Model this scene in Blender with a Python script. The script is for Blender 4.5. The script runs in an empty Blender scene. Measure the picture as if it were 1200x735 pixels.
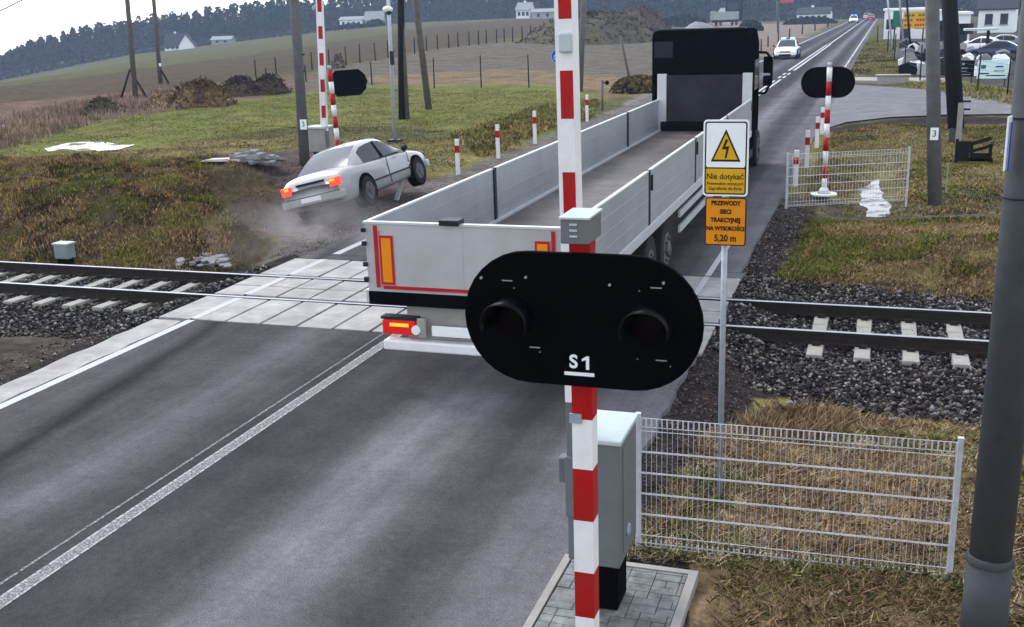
import bpy, math, random
import numpy as np
from mathutils import Vector, Matrix
random.seed(7); RNG = np.random.default_rng(11)
sc = bpy.context.scene
COL = sc.collection
rad = math.radians

# ------------------------------------------------------------------ camera, sky, sun, exposure
CAM_H = 4.28
F = 1260.9; YAW = -0.3312; PITCH = 0.2692; ROLL = -0.0317
EXPOSURE = 0.72
SKY = 0.15
SUN = 0.8
HAZE_DENSITY = 0.0004

def _axes():
    f = Vector((math.sin(YAW)*math.cos(PITCH), math.cos(YAW)*math.cos(PITCH), -math.sin(PITCH)))
    r = Vector((math.cos(YAW), -math.sin(YAW), 0)); u = r.cross(f)
    c, s = math.cos(ROLL), math.sin(ROLL)
    return c*r+s*u, -s*r+c*u, f
RT, UP, FW = _axes()
cd = bpy.data.cameras.new('camera'); cam = bpy.data.objects.new('camera', cd); COL.objects.link(cam)
cd.sensor_width = 36; cd.lens = 36*F/1200; cd.clip_end = 3000; cd.clip_start = 0.1
cam.matrix_world = Matrix(((RT.x, UP.x, -FW.x, 0), (RT.y, UP.y, -FW.y, 0), (RT.z, UP.z, -FW.z, CAM_H), (0, 0, 0, 1)))
sc.camera = cam

w = bpy.data.worlds.new('World'); sc.world = w; w.use_nodes = True
nt = w.node_tree; bg = nt.nodes['Background']
sky = nt.nodes.new('ShaderNodeTexSky'); sky.sky_type = 'NISHITA'; sky.sun_disc = False
SUN_EL, SUN_AZ = 52, -62     # azimuth of the sun, clockwise from +Y
sky.sun_elevation = rad(SUN_EL); sky.sun_rotation = rad(SUN_AZ)
sky.air_density = 1.0; sky.dust_density = 1.0; sky.ozone_density = 1.5
hs = nt.nodes.new('ShaderNodeHueSaturation'); hs.inputs['Saturation'].default_value = 0.30
hs.inputs['Value'].default_value = 1.75
nt.links.new(sky.outputs[0], hs.inputs['Color']); nt.links.new(hs.outputs[0], bg.inputs[0]); bg.inputs[1].default_value = SKY
sl = bpy.data.lights.new('sun', 'SUN'); sl.energy = SUN; sl.angle = rad(14); sl.color = (1, .97, .93)
so = bpy.data.objects.new('sun', sl); COL.objects.link(so)
so.rotation_euler = (rad(90-SUN_EL), 0, rad(180-SUN_AZ))
sc.view_settings.view_transform = 'Standard'; sc.view_settings.look = 'None'
sc.view_settings.exposure = EXPOSURE; sc.view_settings.gamma = 1; sc.view_settings.use_curve_mapping = False
sc.render.engine = 'CYCLES'
sc.cycles.max_bounces = 5; sc.cycles.diffuse_bounces = 2; sc.cycles.glossy_bounces = 2; sc.cycles.volume_bounces = 1
sc.cycles.transparent_max_bounces = 12
sc.cycles.use_denoising = True

# ------------------------------------------------------------------ numpy noise and terrain
def _hash(ix, iy, s):
    n = (ix.astype(np.int64)*374761393 + iy.astype(np.int64)*668265263 + s*974634777) & 0x7fffffff
    n = ((n ^ (n >> 13))*1274126177) & 0x7fffffff
    return ((n ^ (n >> 16)) & 0xffff)/65535.0
def vnoise(x, y, s=0):
    x = np.asarray(x, float); y = np.asarray(y, float)
    ix, iy = np.floor(x), np.floor(y); fx, fy = x-ix, y-iy
    fx = fx*fx*(3-2*fx); fy = fy*fy*(3-2*fy)
    a, b = _hash(ix, iy, s), _hash(ix+1, iy, s); c, d = _hash(ix, iy+1, s), _hash(ix+1, iy+1, s)
    return (a*(1-fx)+b*fx)*(1-fy)+(c*(1-fx)+d*fx)*fy
def fbm(x, y, s=0, o=4):
    t = 0; a = .5
    for i in range(o):
        t = t+a*vnoise(np.asarray(x)*2**i+i*17.3, np.asarray(y)*2**i-i*9.1, s+i); a *= .5
    return t
def sm(a, b, x):
    t = np.clip((np.asarray(x, float)-a)/(b-a), 0, 1); return t*t*(3-2*t)

XL, XC, XR = -9.70, -6.28, -2.62           # road: left edge line, centre line, right edge line
RL0, RL1 = -10.25, -2.08                    # asphalt edges
RAIL_A, RAIL_B = 14.72, 16.16               # near and far rail (run along X)
def hgt(x, y):
    x = np.asarray(x, float); y = np.asarray(y, float)
    d = np.hypot(x, y); az = np.degrees(np.arctan2(x, y))
    A = np.interp(az, [-60, -43.5, -37.5, -31.5, -24, -18, -13, -9], [-20, -12.5, -5.2, -1.2, 3.2, 3.6, 2.0, 0])
    A = np.where(y < 0, 0, A)
    z = A*sm(60, 450, d)
    off = 1-sm(RL0-1.2, RL0-.3, x)*(1-sm(RL1+.2, RL1+1.0, x))     # 1 away from the road
    side = sm(41.5, 43.5, y)*(1-sm(62, 66, y))*sm(-3, -1.8, x)     # the side road stays flat
    rough = (fbm(x*.35, y*.35, 3)-.5)*.16+(fbm(x*1.7, y*1.7, 9, 3)-.5)*.09
    near = sm(1.5, 4, np.abs(y-15.4))
    pud = np.minimum(1, np.minimum(((x+28.6)/4.2)**2+((y-34.1)/2.2)**2, ((x+.1)/1.3)**2+((y-28)/5.5)**2))
    z = z+.10*(fbm(x*.9, y*1.6, 151, 3)-.5)*(1-pud)*off
    z = z+rough*off*(1-side)*near*(.55+.45*pud)-.05*(1-pud)*off
    # rail corridor lower than the road
    cor = (1-sm(2.3, 4.6, np.abs(y-15.44)))*off
    z = z-.24*cor
    # grassed bank beyond the rails, left of the road
    left = 1-sm(-12.2, -10.8, x)
    bank = sm(18.2, 21.5, y)*(1-sm(24.5, 31, y))*(1-sm(-16, -12.5, x))
    z = z+bank*(.68+.3*(fbm(x*.5, y*.5, 21)-.5))
    z = z+left*sm(18, 19.5, y)*(1-sm(26, 30, y))*(.62*(fbm(x*.8, y*.8, 121, 3)-.45)+.22*(fbm(x*2.6, y*2.6, 131, 2)-.4))
    z = z-.22*left*np.exp(-((y-18.1)/.8)**2)
    # ditch right of the road beyond the rails
    rgt = sm(-1.9, -.9, x)
    z = z-.28*rgt*np.exp(-((y-28)/5.0)**2)*np.exp(-((x+.1)/1.6)**2)
    wq_ = np.interp(y, [24.4, 26, 28.5, 31.5, 32.5], [.40, .27, .17, .11, .05]); cx_ = .0+.10*np.sin(y*1.25)-.02*(y-28)
    z = z-.16*rgt*sm(24.7, 25.1, y)*(1-sm(32.2, 33.0, y))*np.exp(-((x-cx_)/wq_)**2)
    z = z+.18*rgt*np.exp(-((y-21.2)/1.3)**2)
    z = z-.05*(1-off)-.06*side-.0
    return z
def h1(x, y): return float(hgt(np.array([x]), np.array([y]))[0])

def ray(px, py):
    v = RT*((px-600)/F)+UP*(-(py-367.5)/F)+FW
    return v
def at(px, py, Y):
    v = ray(px, py); t = Y/v.y; return Vector((v.x*t, Y, CAM_H+v.z*t))
_ts = np.concatenate([np.linspace(5, 60, 900), np.linspace(60, 700, 1800)])
def G(px, py):
    v = ray(px, py); v = v/math.hypot(v.x, v.y)
    zz = CAM_H+v.z*_ts-hgt(v.x*_ts, v.y*_ts)
    i = int(np.argmax(zz < 0)); i = i if zz[i] < 0 else len(_ts)-1
    t = _ts[i]
    if i > 0 and zz[i] < 0:
        t = _ts[i-1]+(_ts[i]-_ts[i-1])*zz[i-1]/(zz[i-1]-zz[i])
    return Vector((v.x*t, v.y*t, h1(v.x*t, v.y*t)))
def top_z(px, py, base):
    "height at which the vertical over base passes picture row py"
    z = base.z+1.0
    for _ in range(20):
        q = Vector((base.x, base.y, z-CAM_H)); Y = 367.5-F*q.dot(UP)/q.dot(FW)
        q2 = Vector((base.x, base.y, z+.01-CAM_H)); Y2 = 367.5-F*q2.dot(UP)/q2.dot(FW)
        z += (py-Y)/((Y2-Y)/.01)
    return z

# ------------------------------------------------------------------ materials
def _n(m): return m.node_tree.nodes, m.node_tree.links
def pm(name, col, rough=.6, metal=0, var=.15, scale=6, bump=0, spec=.22, coat=0, dirt=0, dirtcol=(.09, .075, .06)):
    m = bpy.data.materials.new(name); m.use_nodes = True; N, L = _n(m); b = N['Principled BSDF']
    b.inputs['Roughness'].default_value = rough; b.inputs['Metallic'].default_value = metal
    b.inputs['Specular IOR Level'].default_value = spec; b.inputs['Coat Weight'].default_value = coat
    tc = N.new('ShaderNodeTexCoord'); no = N.new('ShaderNodeTexNoise'); no.inputs['Scale'].default_value = scale
    no.inputs['Detail'].default_value = 6; no.inputs['Roughness'].default_value = .65
    L.new(tc.outputs['Object'], no.inputs['Vector'])
    cr = N.new('ShaderNodeValToRGB'); cr.color_ramp.elements[0].position = .3; cr.color_ramp.elements[1].position = .7
    cr.color_ramp.elements[0].color = (*[c*(1-var) for c in col], 1); cr.color_ramp.elements[1].color = (*[min(1, c*(1+var)) for c in col], 1)
    L.new(no.outputs['Fac'], cr.inputs['Fac']); out = cr.outputs['Color']
    if dirt:
        n2 = N.new('ShaderNodeTexNoise'); n2.inputs['Scale'].default_value = scale*.37; n2.inputs['Detail'].default_value = 8; n2.inputs['Roughness'].default_value = .7
        L.new(tc.outputs['Object'], n2.inputs['Vector'])
        r2 = N.new('ShaderNodeValToRGB'); r2.color_ramp.elements[0].position = .45; r2.color_ramp.elements[1].position = .72
        r2.color_ramp.elements[0].color = (0, 0, 0, 1); r2.color_ramp.elements[1].color = (dirt, dirt, dirt, 1)
        L.new(n2.outputs['Fac'], r2.inputs['Fac'])
        mx = N.new('ShaderNodeMixRGB'); L.new(r2.outputs['Color'], mx.inputs['Fac']); L.new(out, mx.inputs['Color1']); mx.inputs['Color2'].default_value = (*dirtcol, 1)
        out = mx.outputs['Color']
    L.new(out, b.inputs['Base Color'])
    if bump:
        bp = N.new('ShaderNodeBump'); bp.inputs['Strength'].default_value = bump; bp.inputs['Distance'].default_value = .02
        L.new(no.outputs['Fac'], bp.inputs['Height']); L.new(bp.outputs['Normal'], b.inputs['Normal'])
    return m
def glow(name, col, e):
    m = pm(name, col, .3, var=.05); b = m.node_tree.nodes['Principled BSDF']
    b.inputs['Emission Color'].default_value = (*col, 1); b.inputs['Emission Strength'].default_value = e
    return m
def attr_mat(name, rough=.9, noise=True, bump=.0, scale=9):
    m = bpy.data.materials.new(name); m.use_nodes = True; N, L = _n(m); b = N['Principled BSDF']
    b.inputs['Roughness'].default_value = rough; b.inputs['Specular IOR Level'].default_value = .02
    a = N.new('ShaderNodeAttribute'); a.attribute_name = 'tint'; out = a.outputs['Color']
    if noise:
        tc = N.new('ShaderNodeTexCoord')
        for s, lo, hi in ((scale, .45, 1.5), (scale*.11, .55, 1.45), (scale*5, .6, 1.4)):
            no = N.new('ShaderNodeTexNoise'); no.inputs['Scale'].default_value = s; no.inputs['Detail'].default_value = 7; no.inputs['Roughness'].default_value = .7
            L.new(tc.outputs['Object'], no.inputs['Vector'])
            mr = N.new('ShaderNodeMapRange'); mr.inputs['From Min'].default_value = .3; mr.inputs['From Max'].default_value = .7
            mr.inputs['To Min'].default_value = lo; mr.inputs['To Max'].default_value = hi
            L.new(no.outputs['Fac'], mr.inputs['Value'])
            mx = N.new('ShaderNodeVectorMath'); mx.operation = 'SCALE'; L.new(out, mx.inputs[0]); L.new(mr.outputs[0], mx.inputs['Scale']); out = mx.outputs[0]
            if bump and s == scale:
                bp = N.new('ShaderNodeBump'); bp.inputs['Strength'].default_value = bump; bp.inputs['Distance'].default_value = .08
                L.new(no.outputs['Fac'], bp.inputs['Height']); L.new(bp.outputs['Normal'], b.inputs['Normal'])
    L.new(out, b.inputs['Base Color'])
    return m
M = {}
M['red'] = pm('red_paint', (.36, .003, .004), .45, var=.12, scale=9, dirt=.25)
M['white'] = pm('white_paint', (.74, .74, .74), .45, var=.05, scale=9, dirt=.22, dirtcol=(.35, .33, .3))
M['black'] = pm('black_paint', (.0015, .0015, .002), .8, var=.3, spec=.03)
M['lens'] = pm('dark_lens', (.003, .001, .001), .5, var=.2, spec=.05)
M['grey'] = pm('grey_paint', (.125, .14, .15), .5, var=.08, scale=5, dirt=.35, dirtcol=(.12, .12, .12))
M['midgrey'] = pm('mid_grey_paint', (.24, .28, .29), .5, var=.08, scale=5, dirt=.4, dirtcol=(.12, .12, .12))
M['ltgrey'] = pm('light_grey_paint', (.42, .49, .50), .45, var=.06, scale=5, dirt=.3, dirtcol=(.3, .3, .28))
M['galv'] = pm('galvanised_steel', (.33, .37, .43), .42, .35, var=.15, scale=14)
M['hood'] = pm('hood_plastic', (.002, .002, .004), .4, var=.2, spec=.12)
M['galvpole'] = pm('zinc_pole', (.42, .46, .50), .5, .2, var=.12, scale=9)
M['concrete'] = pm('pole_concrete', (.115, .115, .118), .85, var=.22, scale=5, bump=.2, dirt=.5, dirtcol=(.08, .08, .08))
M['darkconc'] = pm('dark_pole_concrete', (.050, .056, .064), .7, var=.2, scale=5, bump=.15, dirt=.4, dirtcol=(.03, .035, .04))
M['concdk'] = pm('collar_paint', (.042, .048, .055), .6, var=.2)
M['palecon'] = pm('pale_concrete', (.30, .285, .27), .85, var=.15, scale=3, bump=.2, dirt=.5, dirtcol=(.2, .19, .18))
M['paver'] = pm('paver_concrete', (.19, .20, .20), .75, var=.35, scale=9, bump=.3, dirt=1, dirtcol=(.045, .045, .035))
M['wood'] = pm('weathered_wood', (.10, .085, .07), .85, var=.35, scale=5, bump=.3)
M['tarwood'] = pm('tarred_wood', (.005, .0045, .005), .8, var=.4, scale=5, bump=.3)
M['yellow'] = pm('yellow_film', (.62, .34, .008), .45, var=.06, scale=4)
M['orange'] = pm('orange_film', (.68, .24, .003), .45, var=.06, scale=4)
M['signwhite'] = pm('white_film', (.78, .82, .82), .4, var=.04, scale=4)
M['ink'] = pm('black_ink', (.012, .01, .008), .6, var=.1)
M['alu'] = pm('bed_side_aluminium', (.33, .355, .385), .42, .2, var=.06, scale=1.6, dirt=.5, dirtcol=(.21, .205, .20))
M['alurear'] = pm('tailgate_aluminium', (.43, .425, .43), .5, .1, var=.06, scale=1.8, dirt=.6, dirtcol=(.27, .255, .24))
M['alutrim'] = pm('bright_aluminium_trim', (.54, .56, .58), .35, .2, var=.06)
M['steel'] = pm('dark_steel', (.016, .019, .026), .5, .3, var=.2)
M['cabblack'] = pm('cab_black', (.0015, .0015, .002), .9, var=.2, coat=.0, spec=.0)
M['bedfloor'] = pm('bed_floor_boards', (.105, .088, .085), .5, var=.55, scale=1.3, bump=.1, dirt=.9, dirtcol=(.035, .028, .028))
M['headboard'] = pm('headboard_plywood', (.014, .014, .021), .5, var=.5, scale=1.5, dirt=.35, dirtcol=(.07, .065, .07))
M['tyre'] = pm('tyre_rubber', (.012, .012, .012), .85, var=.3, scale=20)
M['rim'] = pm('wheel_rim', (.10, .10, .105), .5, .4, var=.3)
M['carwhite'] = pm('pale_car_paint', (.33, .345, .355), .3, var=.04, scale=2, coat=.5, dirt=.35, dirtcol=(.3, .25, .2))
M['copwhite'] = pm('white_car_paint', (.80, .80, .80), .3, var=.04, scale=2, coat=.4)
M['carred'] = pm('red_car_paint', (.45, .02, .02), .3, var=.06, coat=.4)
M['carblue'] = pm('dark_blue_car_paint', (.02, .03, .09), .3, var=.06, coat=.4)
M['cargrey'] = pm('grey_car_paint', (.16, .17, .19), .3, var=.06, coat=.4)
M['glass'] = pm('car_glass', (.02, .025, .03), .08, var=.1)
M['glasspale'] = pm('car_rear_glass', (.05, .06, .08), .12, var=.1)
M['taillit'] = glow('lit_tail_lamp', (1, .05, .03), 1.0)
M['taillamp2'] = glow('lit_turn_lamp', (1, .35, .03), .8)
M['redlens'] = glow('tail_lens', (.6, .015, .01), .15)
M['amber'] = pm('amber_reflective_film', (.75, .24, .003), .4, var=.04)
M['redfilm'] = pm('red_reflective_film', (.40, .012, .015), .4, var=.1)
M['pinkfilm'] = pm('faded_red_film', (.55, .16, .17), .4, var=.12)
M['bluelamp'] = glow('blue_beacon', (.1, .2, 1), 4)
M['headlamp'] = glow('headlamp', (1, 1, .95), 1.4)
M['blue'] = pm('blue_paint', (.01, .06, .40), .4, var=.1)
M['railhead'] = pm('rail_head', (.30, .31, .34), .35, .4, var=.15, scale=3)
M['rust'] = pm('rusty_rail', (.020, .014, .013), .75, var=.4, scale=12)
M['sleeper'] = pm('sleeper_concrete', (.32, .31, .28), .85, var=.2, scale=5, bump=.2, dirt=.5, dirtcol=(.15, .13, .11))
M['wallwhite'] = pm('white_render', (.78, .80, .82), .8, var=.05, scale=.8)
M['wallgrey'] = pm('grey_render', (.28, .30, .31), .8, var=.1, scale=.8)
M['roof'] = pm('dark_roof_tile', (.022, .024, .034), .7, var=.25, scale=2)
M['roofgrey'] = pm('grey_roof_sheet', (.20, .22, .24), .6, var=.15, scale=2)
M['green'] = pm('green_panel', (.01, .13, .09), .5, var=.1)
M['paleblue'] = pm('pale_blue_film', (.60, .80, .82), .4, var=.05, scale=1)
M['fabricred'] = pm('red_sign_face', (.40, .03, .08), .5, var=.1)
M['soil'] = pm('dug_soil', (.075, .048, .032), .95, var=.5, scale=3, bump=.8)
M['plank'] = pm('pale_plank', (.55, .50, .47), .8, var=.15, scale=4)
M['sandgrey'] = pm('gravel_heap', (.20, .20, .205), .9, var=.25, scale=3, bump=.5)
M['bark'] = pm('bark', (.04, .033, .03), .9, var=.3)
M['leaf'] = attr_mat('foliage', .95, noise=False); M['leaf'].node_tree.nodes['Principled BSDF'].inputs['Specular IOR Level'].default_value = .05
M['blade'] = attr_mat('grass_blades', .8, noise=False)
M['stone'] = attr_mat('ballast_stone', .8, noise=True, scale=14)

# water
mw = bpy.data.materials.new('puddle_water'); mw.use_nodes = True; N, L = _n(mw); b = N['Principled BSDF']
b.inputs['Base Color'].default_value = (.06, .058, .055, 1); b.inputs['Roughness'].default_value = .08; b.inputs['IOR'].default_value = 1.33
b.inputs['Specular IOR Level'].default_value = .28
tc = N.new('ShaderNodeTexCoord'); no = N.new('ShaderNodeTexNoise'); no.inputs['Scale'].default_value = 2.2; no.inputs['Detail'].default_value = 7; no.inputs['Roughness'].default_value = .7
L.new(tc.outputs['Object'], no.inputs['Vector'])
mr = N.new('ShaderNodeMapRange'); mr.inputs['From Min'].default_value = .48; mr.inputs['From Max'].default_value = .66; mr.inputs['To Min'].default_value = .05; mr.inputs['To Max'].default_value = .75
L.new(no.outputs['Fac'], mr.inputs['Value']); L.new(mr.outputs[0], b.inputs['Roughness'])
bp = N.new('ShaderNodeBump'); bp.inputs['Strength'].default_value = .08; bp.inputs['Distance'].default_value = .03
L.new(no.outputs['Fac'], bp.inputs['Height']); L.new(bp.outputs['Normal'], b.inputs['Normal'])
M['water'] = mw

# asphalt with long wheel tracks (wear that runs with the road)
def asphalt(name, base, tracks=True):
    m = bpy.data.materials.new(name); m.use_nodes = True; N, L = _n(m); b = N['Principled BSDF']
    tc = N.new('ShaderNodeTexCoord'); sp = N.new('ShaderNodeSeparateXYZ'); L.new(tc.outputs['Object'], sp.inputs[0])
    def noise(scale, detail=6, vec=None, r=.65):
        n = N.new('ShaderNodeTexNoise'); n.inputs['Scale'].default_value = scale; n.inputs['Detail'].default_value = detail; n.inputs['Roughness'].default_value = r
        L.new(vec or tc.outputs['Object'], n.inputs['Vector']); return n.outputs['Fac']
    def rng(v, a, b_, c, d):
        n = N.new('ShaderNodeMapRange'); L.new(v, n.inputs['Value'])
        for k, q in zip(('From Min', 'From Max', 'To Min', 'To Max'), (a, b_, c, d)): n.inputs[k].default_value = q
        return n.outputs[0]
    def mul(a, b_):
        n = N.new('ShaderNodeMath'); n.operation = 'MULTIPLY'; L.new(a, n.inputs[0]); L.new(b_, n.inputs[1]); return n.outputs[0]
    v = rng(noise(70, 3), .3, .7, .62, 1.4); v = mul(v, rng(noise(14, 6, None, .75), .35, .7, .86, 1.18))
    v = mul(v, rng(noise(.9, 9, None, .75), .32, .68, .76, 1.24)); v = mul(v, rng(noise(3.7, 8, None, .8), .60, .72, 1, .72))
    if tracks:
        mp = N.new('ShaderNodeMapping'); mp.inputs['Scale'].default_value = (1.6, .04, 1); L.new(tc.outputs['Object'], mp.inputs[0])
        v = mul(v, rng(noise(1, 4, mp.outputs[0]), .3, .7, .80, 1.22))
        # position across the road, slightly wandering
        wv = N.new('ShaderNodeMath'); wv.operation = 'MULTIPLY_ADD'; L.new(noise(.25, 3), wv.inputs[0]); wv.inputs[1].default_value = .36
        ws = N.new('ShaderNodeMath'); ws.operation = 'SUBTRACT'; L.new(sp.outputs[0], ws.inputs[0]); ws.inputs[1].default_value = .18; L.new(ws.outputs[0], wv.inputs[2])
        fc = N.new('ShaderNodeValToRGB'); L.new(rng(wv.outputs[0], -10.0, -1.8, 0, 1), fc.inputs['Fac'])
        pts = [(0, .75), (.035, .60), (.06, .50), (.16, .42), (.24, .46), (.28, .68), (.305, .80), (.33, .70), (.38, .44), (.45, .38), (.55, .36), (.60, .42), (.645, .80), (.677, 1.0), (.71, .90), (.76, .50), (.80, .38), (.85, .48), (.89, .80), (1, .95)]
        el = fc.color_ramp.elements; el[0].position, el[1].position = pts[0][0], pts[-1][0]
        el[0].color = (pts[0][1],)*3+(1,); el[1].color = (pts[-1][1],)*3+(1,)
        for p_, c_ in pts[1:-1]: e_ = el.new(p_); e_.color = (c_, c_, c_, 1)
        fc.color_ramp.interpolation = 'EASE'
        v = mul(v, rng(fc.outputs[0], .34, 1, .85, 2.45))
        # dark sealed seam in the left lane
        sd = N.new('ShaderNodeMath'); sd.operation = 'ADD'; L.new(sp.outputs[0], sd.inputs[0]); sd.inputs[1].default_value = 8.80-1.55
        sy = N.new('ShaderNodeMath'); sy.operation = 'MULTIPLY_ADD'; L.new(sp.outputs[1], sy.inputs[0]); sy.inputs[1].default_value = .148; L.new(sp.outputs[0], sy.inputs[2]); L.new(sy.outputs[0], sd.inputs[0])
        s2 = N.new('ShaderNodeMath'); s2.operation = 'ADD'; L.new(sd.outputs[0], s2.inputs[0]); L.new(rng(noise(.5, 4), .3, .7, -.06, .06), s2.inputs[1])
        ab = N.new('ShaderNodeMath'); ab.operation = 'ABSOLUTE'; L.new(s2.outputs[0], ab.inputs[0])
        v = mul(v, rng(ab.outputs[0], .02, .26, .52, 1))
    sc_ = N.new('ShaderNodeVectorMath'); sc_.operation = 'SCALE'; sc_.inputs[0].default_value = base; L.new(v, sc_.inputs['Scale'])
    L.new(sc_.outputs[0], b.inputs['Base Color'])
    L.new(rng(noise(2.5, 5), .3, .7, .62, .82), b.inputs['Roughness']); b.inputs['Specular IOR Level'].default_value = 0
    bp = N.new('ShaderNodeBump'); bp.inputs['Strength'].default_value = .35; bp.inputs['Distance'].default_value = .006
    L.new(noise(90, 2), bp.inputs['Height']); L.new(bp.outputs['Normal'], b.inputs['Normal'])
    return m
M['asphalt'] = asphalt('asphalt', (.060, .0585, .063))
M['asphalt2'] = asphalt('side_road_asphalt', (.17, .168, .182), False)
# worn marking paint: paint with holes showing dark asphalt
def worn(name, lo, hi, scale=40, pc_=(.40, .40, .43)):
    m = bpy.data.materials.new(name); m.use_nodes = True; N, L = _n(m); b = N['Principled BSDF']; b.inputs['Roughness'].default_value = .6
    tc = N.new('ShaderNodeTexCoord'); n = N.new('ShaderNodeTexNoise'); n.inputs['Scale'].default_value = scale; n.inputs['Detail'].default_value = 5
    L.new(tc.outputs['Object'], n.inputs['Vector'])
    r = N.new('ShaderNodeValToRGB'); r.color_ramp.elements[0].position = lo; r.color_ramp.elements[1].position = hi
    r.color_ramp.elements[0].color = (.042, .041, .048, 1); r.color_ramp.elements[1].color = (*pc_, 1)
    L.new(n.outputs['Fac'], r.inputs['Fac']); L.new(r.outputs['Color'], b.inputs['Base Color']); return m
M['mark'] = worn('road_marking_paint', .28, .42)
M['markworn'] = worn('worn_marking_paint', .46, .66, 55, (.27, .27, .29)); M['markthin'] = worn('thin_marking_paint', .34, .62, 30, (.36, .36, .38))
M['markfaint'] = worn('faint_marking_paint', .47, .72, 40, (.28, .28, .30))
# crossing panel concrete
M['panel'] = pm('crossing_panel_concrete', (.34, .33, .325), .75, var=.28, scale=2.2, bump=.15, dirt=.7, dirtcol=(.17, .16, .155))

# ------------------------------------------------------------------ mesh helpers
class MB:
    def __init__(s): s.v = []; s.f = []; s.m = []; s.sm = []
    def add(s, vs, fs, mi=0, smooth=False):
        o = len(s.v); s.v += [tuple(v) for v in vs]; s.f += [tuple(i+o for i in f) for f in fs]
        s.m += [mi]*len(fs); s.sm += [smooth]*len(fs); return s
    def box(s, c, size, mi=0, rz=0, R=None, taper=1):
        x, y, z = [q/2 for q in size]; c = Vector(c)
        R = R or Matrix.Rotation(rz, 3, 'Z')
        vs = []
        for dz in (-1, 1):
            k = taper if dz > 0 else 1
            for dx, dy in ((-1, -1), (1, -1), (1, 1), (-1, 1)): vs.append(c+R@Vector((dx*x*k, dy*y*k, dz*z)))
        return s.add(vs, [(3, 2, 1, 0), (4, 5, 6, 7), (0, 1, 5, 4), (1, 2, 6, 5), (2, 3, 7, 6), (3, 0, 4, 7)], mi)
    def b2(s, x0, x1, y0, y1, z0, z1, mi=0): return s.box(((x0+x1)/2, (y0+y1)/2, (z0+z1)/2), (x1-x0, y1-y0, z1-z0), mi)
    def tube(s, a, b, r0, r1=None, n=10, mi=0, smooth=True, caps=True):
        a, b = Vector(a), Vector(b); r1 = r0 if r1 is None else r1
        d = (b-a).normalized(); u = d.orthogonal().normalized(); w_ = d.cross(u)
        vs = []
        for p, r in ((a, r0), (b, r1)):
            for i in range(n):
                t = 2*math.pi*i/n; vs.append(p+u*(r*math.cos(t))+w_*(r*math.sin(t)))
        s.add(vs, [(i, (i+1) % n, n+(i+1) % n, n+i) for i in range(n)], mi, smooth)
        if caps:
            o = len(s.v)-2*n
            s.f += [tuple(o+n-1-i for i in range(n)), tuple(o+n+i for i in range(n))]; s.m += [mi]*2; s.sm += [False]*2
        return s
    def path(s, pts, r, n=6, mi=0):
        for a, b in zip(pts[:-1], pts[1:]): s.tube(a, b, r, r, n, mi)
        return s
    def prism(s, poly, y0, y1, mi=0, frame=None, side=None):
        "poly in (x,z), extruded along y"
        n = len(poly); vs = [(p[0], y0, p[1]) for p in poly]+[(p[0], y1, p[1]) for p in poly]
        if frame: vs = [frame@Vector(v) for v in vs]
        s.add(vs, [tuple(range(n)), tuple(range(2*n-1, n-1, -1))], mi)
        o = len(s.v)-2*n
        for i in range(n):
            s.f.append((o+(i+1) % n, o+i, o+n+i, o+n+(i+1) % n)); s.m.append(mi if side is None else side); s.sm.append(False)
        return s
    def poly(s, pts, z=0, mi=0):
        return s.add([(p[0], p[1], z if len(p) < 3 else p[2]) for p in pts], [tuple(range(len(pts)))], mi)
    def ball(s, c, r, n=10, mi=0, sq=(1, 1, 1)):
        vs = []; fs = []; c = Vector(c); m_ = n//2+1
        for j in range(m_+1):
            th = math.pi*j/m_
            for i in range(n):
                t = 2*math.pi*i/n; vs.append(c+Vector((r*sq[0]*math.sin(th)*math.cos(t), r*sq[1]*math.sin(th)*math.sin(t), r*sq[2]*math.cos(th))))
        for j in range(m_):
            for i in range(n): fs.append((j*n+i, (j+1)*n+i, (j+1)*n+(i+1) % n, j*n+(i+1) % n))
        return s.add(vs, fs, mi, True)
    def build(s, name, mats, parent=None, bevel=0, **kw):
        me = bpy.data.meshes.new(name); me.from_pydata([tuple(v) for v in s.v], [], s.f)
        mats = mats if isinstance(mats, (list, tuple)) else [mats]
        for m in mats: me.materials.append(M[m] if isinstance(m, str) else m)
        me.polygons.foreach_set('material_index', s.m); me.polygons.foreach_set('use_smooth', s.sm); me.update()
        o = bpy.data.objects.new(name, me); COL.objects.link(o)
        if parent: o.parent = parent
        if bevel:
            bv = o.modifiers.new('bevel', 'BEVEL'); bv.width = bevel; bv.segments = 2; bv.limit_method = 'ANGLE'
        tag(o, **kw); return o
SPLIT = {'edge_marking', 'faded_marking', 'headboard_pillar', 'rail_fastening', 'bolt', 'hinge', 'vent', 'steel_band', 'panel_rib', 'mudguard', 'side_guard', 'door_seam',
         'grille', 'doorway', 'brace', 'blue_stripe', 'clamp', 'counterweight_arm', 'mirror', 'black_bar', 'chassis_beam'}
_build = MB.build
def build_split(s, name, mats, parent=None, bevel=0, **kw):
    posts = name in ('post',) and len(s.f) > 12
    if name not in SPLIT and not posts: return _build(s, name, mats, parent, bevel, **kw)
    par = list(range(len(s.v)))
    def find(a):
        while par[a] != a: par[a] = par[par[a]]; a = par[a]
        return a
    for f in s.f:
        for i in f[1:]: par[find(i)] = find(f[0])
    groups = {}
    for k, f in enumerate(s.f): groups.setdefault(find(f[0]), []).append(k)
    out = None
    for ks in groups.values():
        q = MB(); mp = {}
        for k in ks:
            for i in s.f[k]:
                if i not in mp: mp[i] = len(q.v); q.v.append(s.v[i])
            q.f.append(tuple(mp[i] for i in s.f[k])); q.m.append(s.m[k]); q.sm.append(s.sm[k])
        o = _build(q, name, mats, parent, bevel, **kw); out = out or o
    return out
MB.build = build_split
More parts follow.
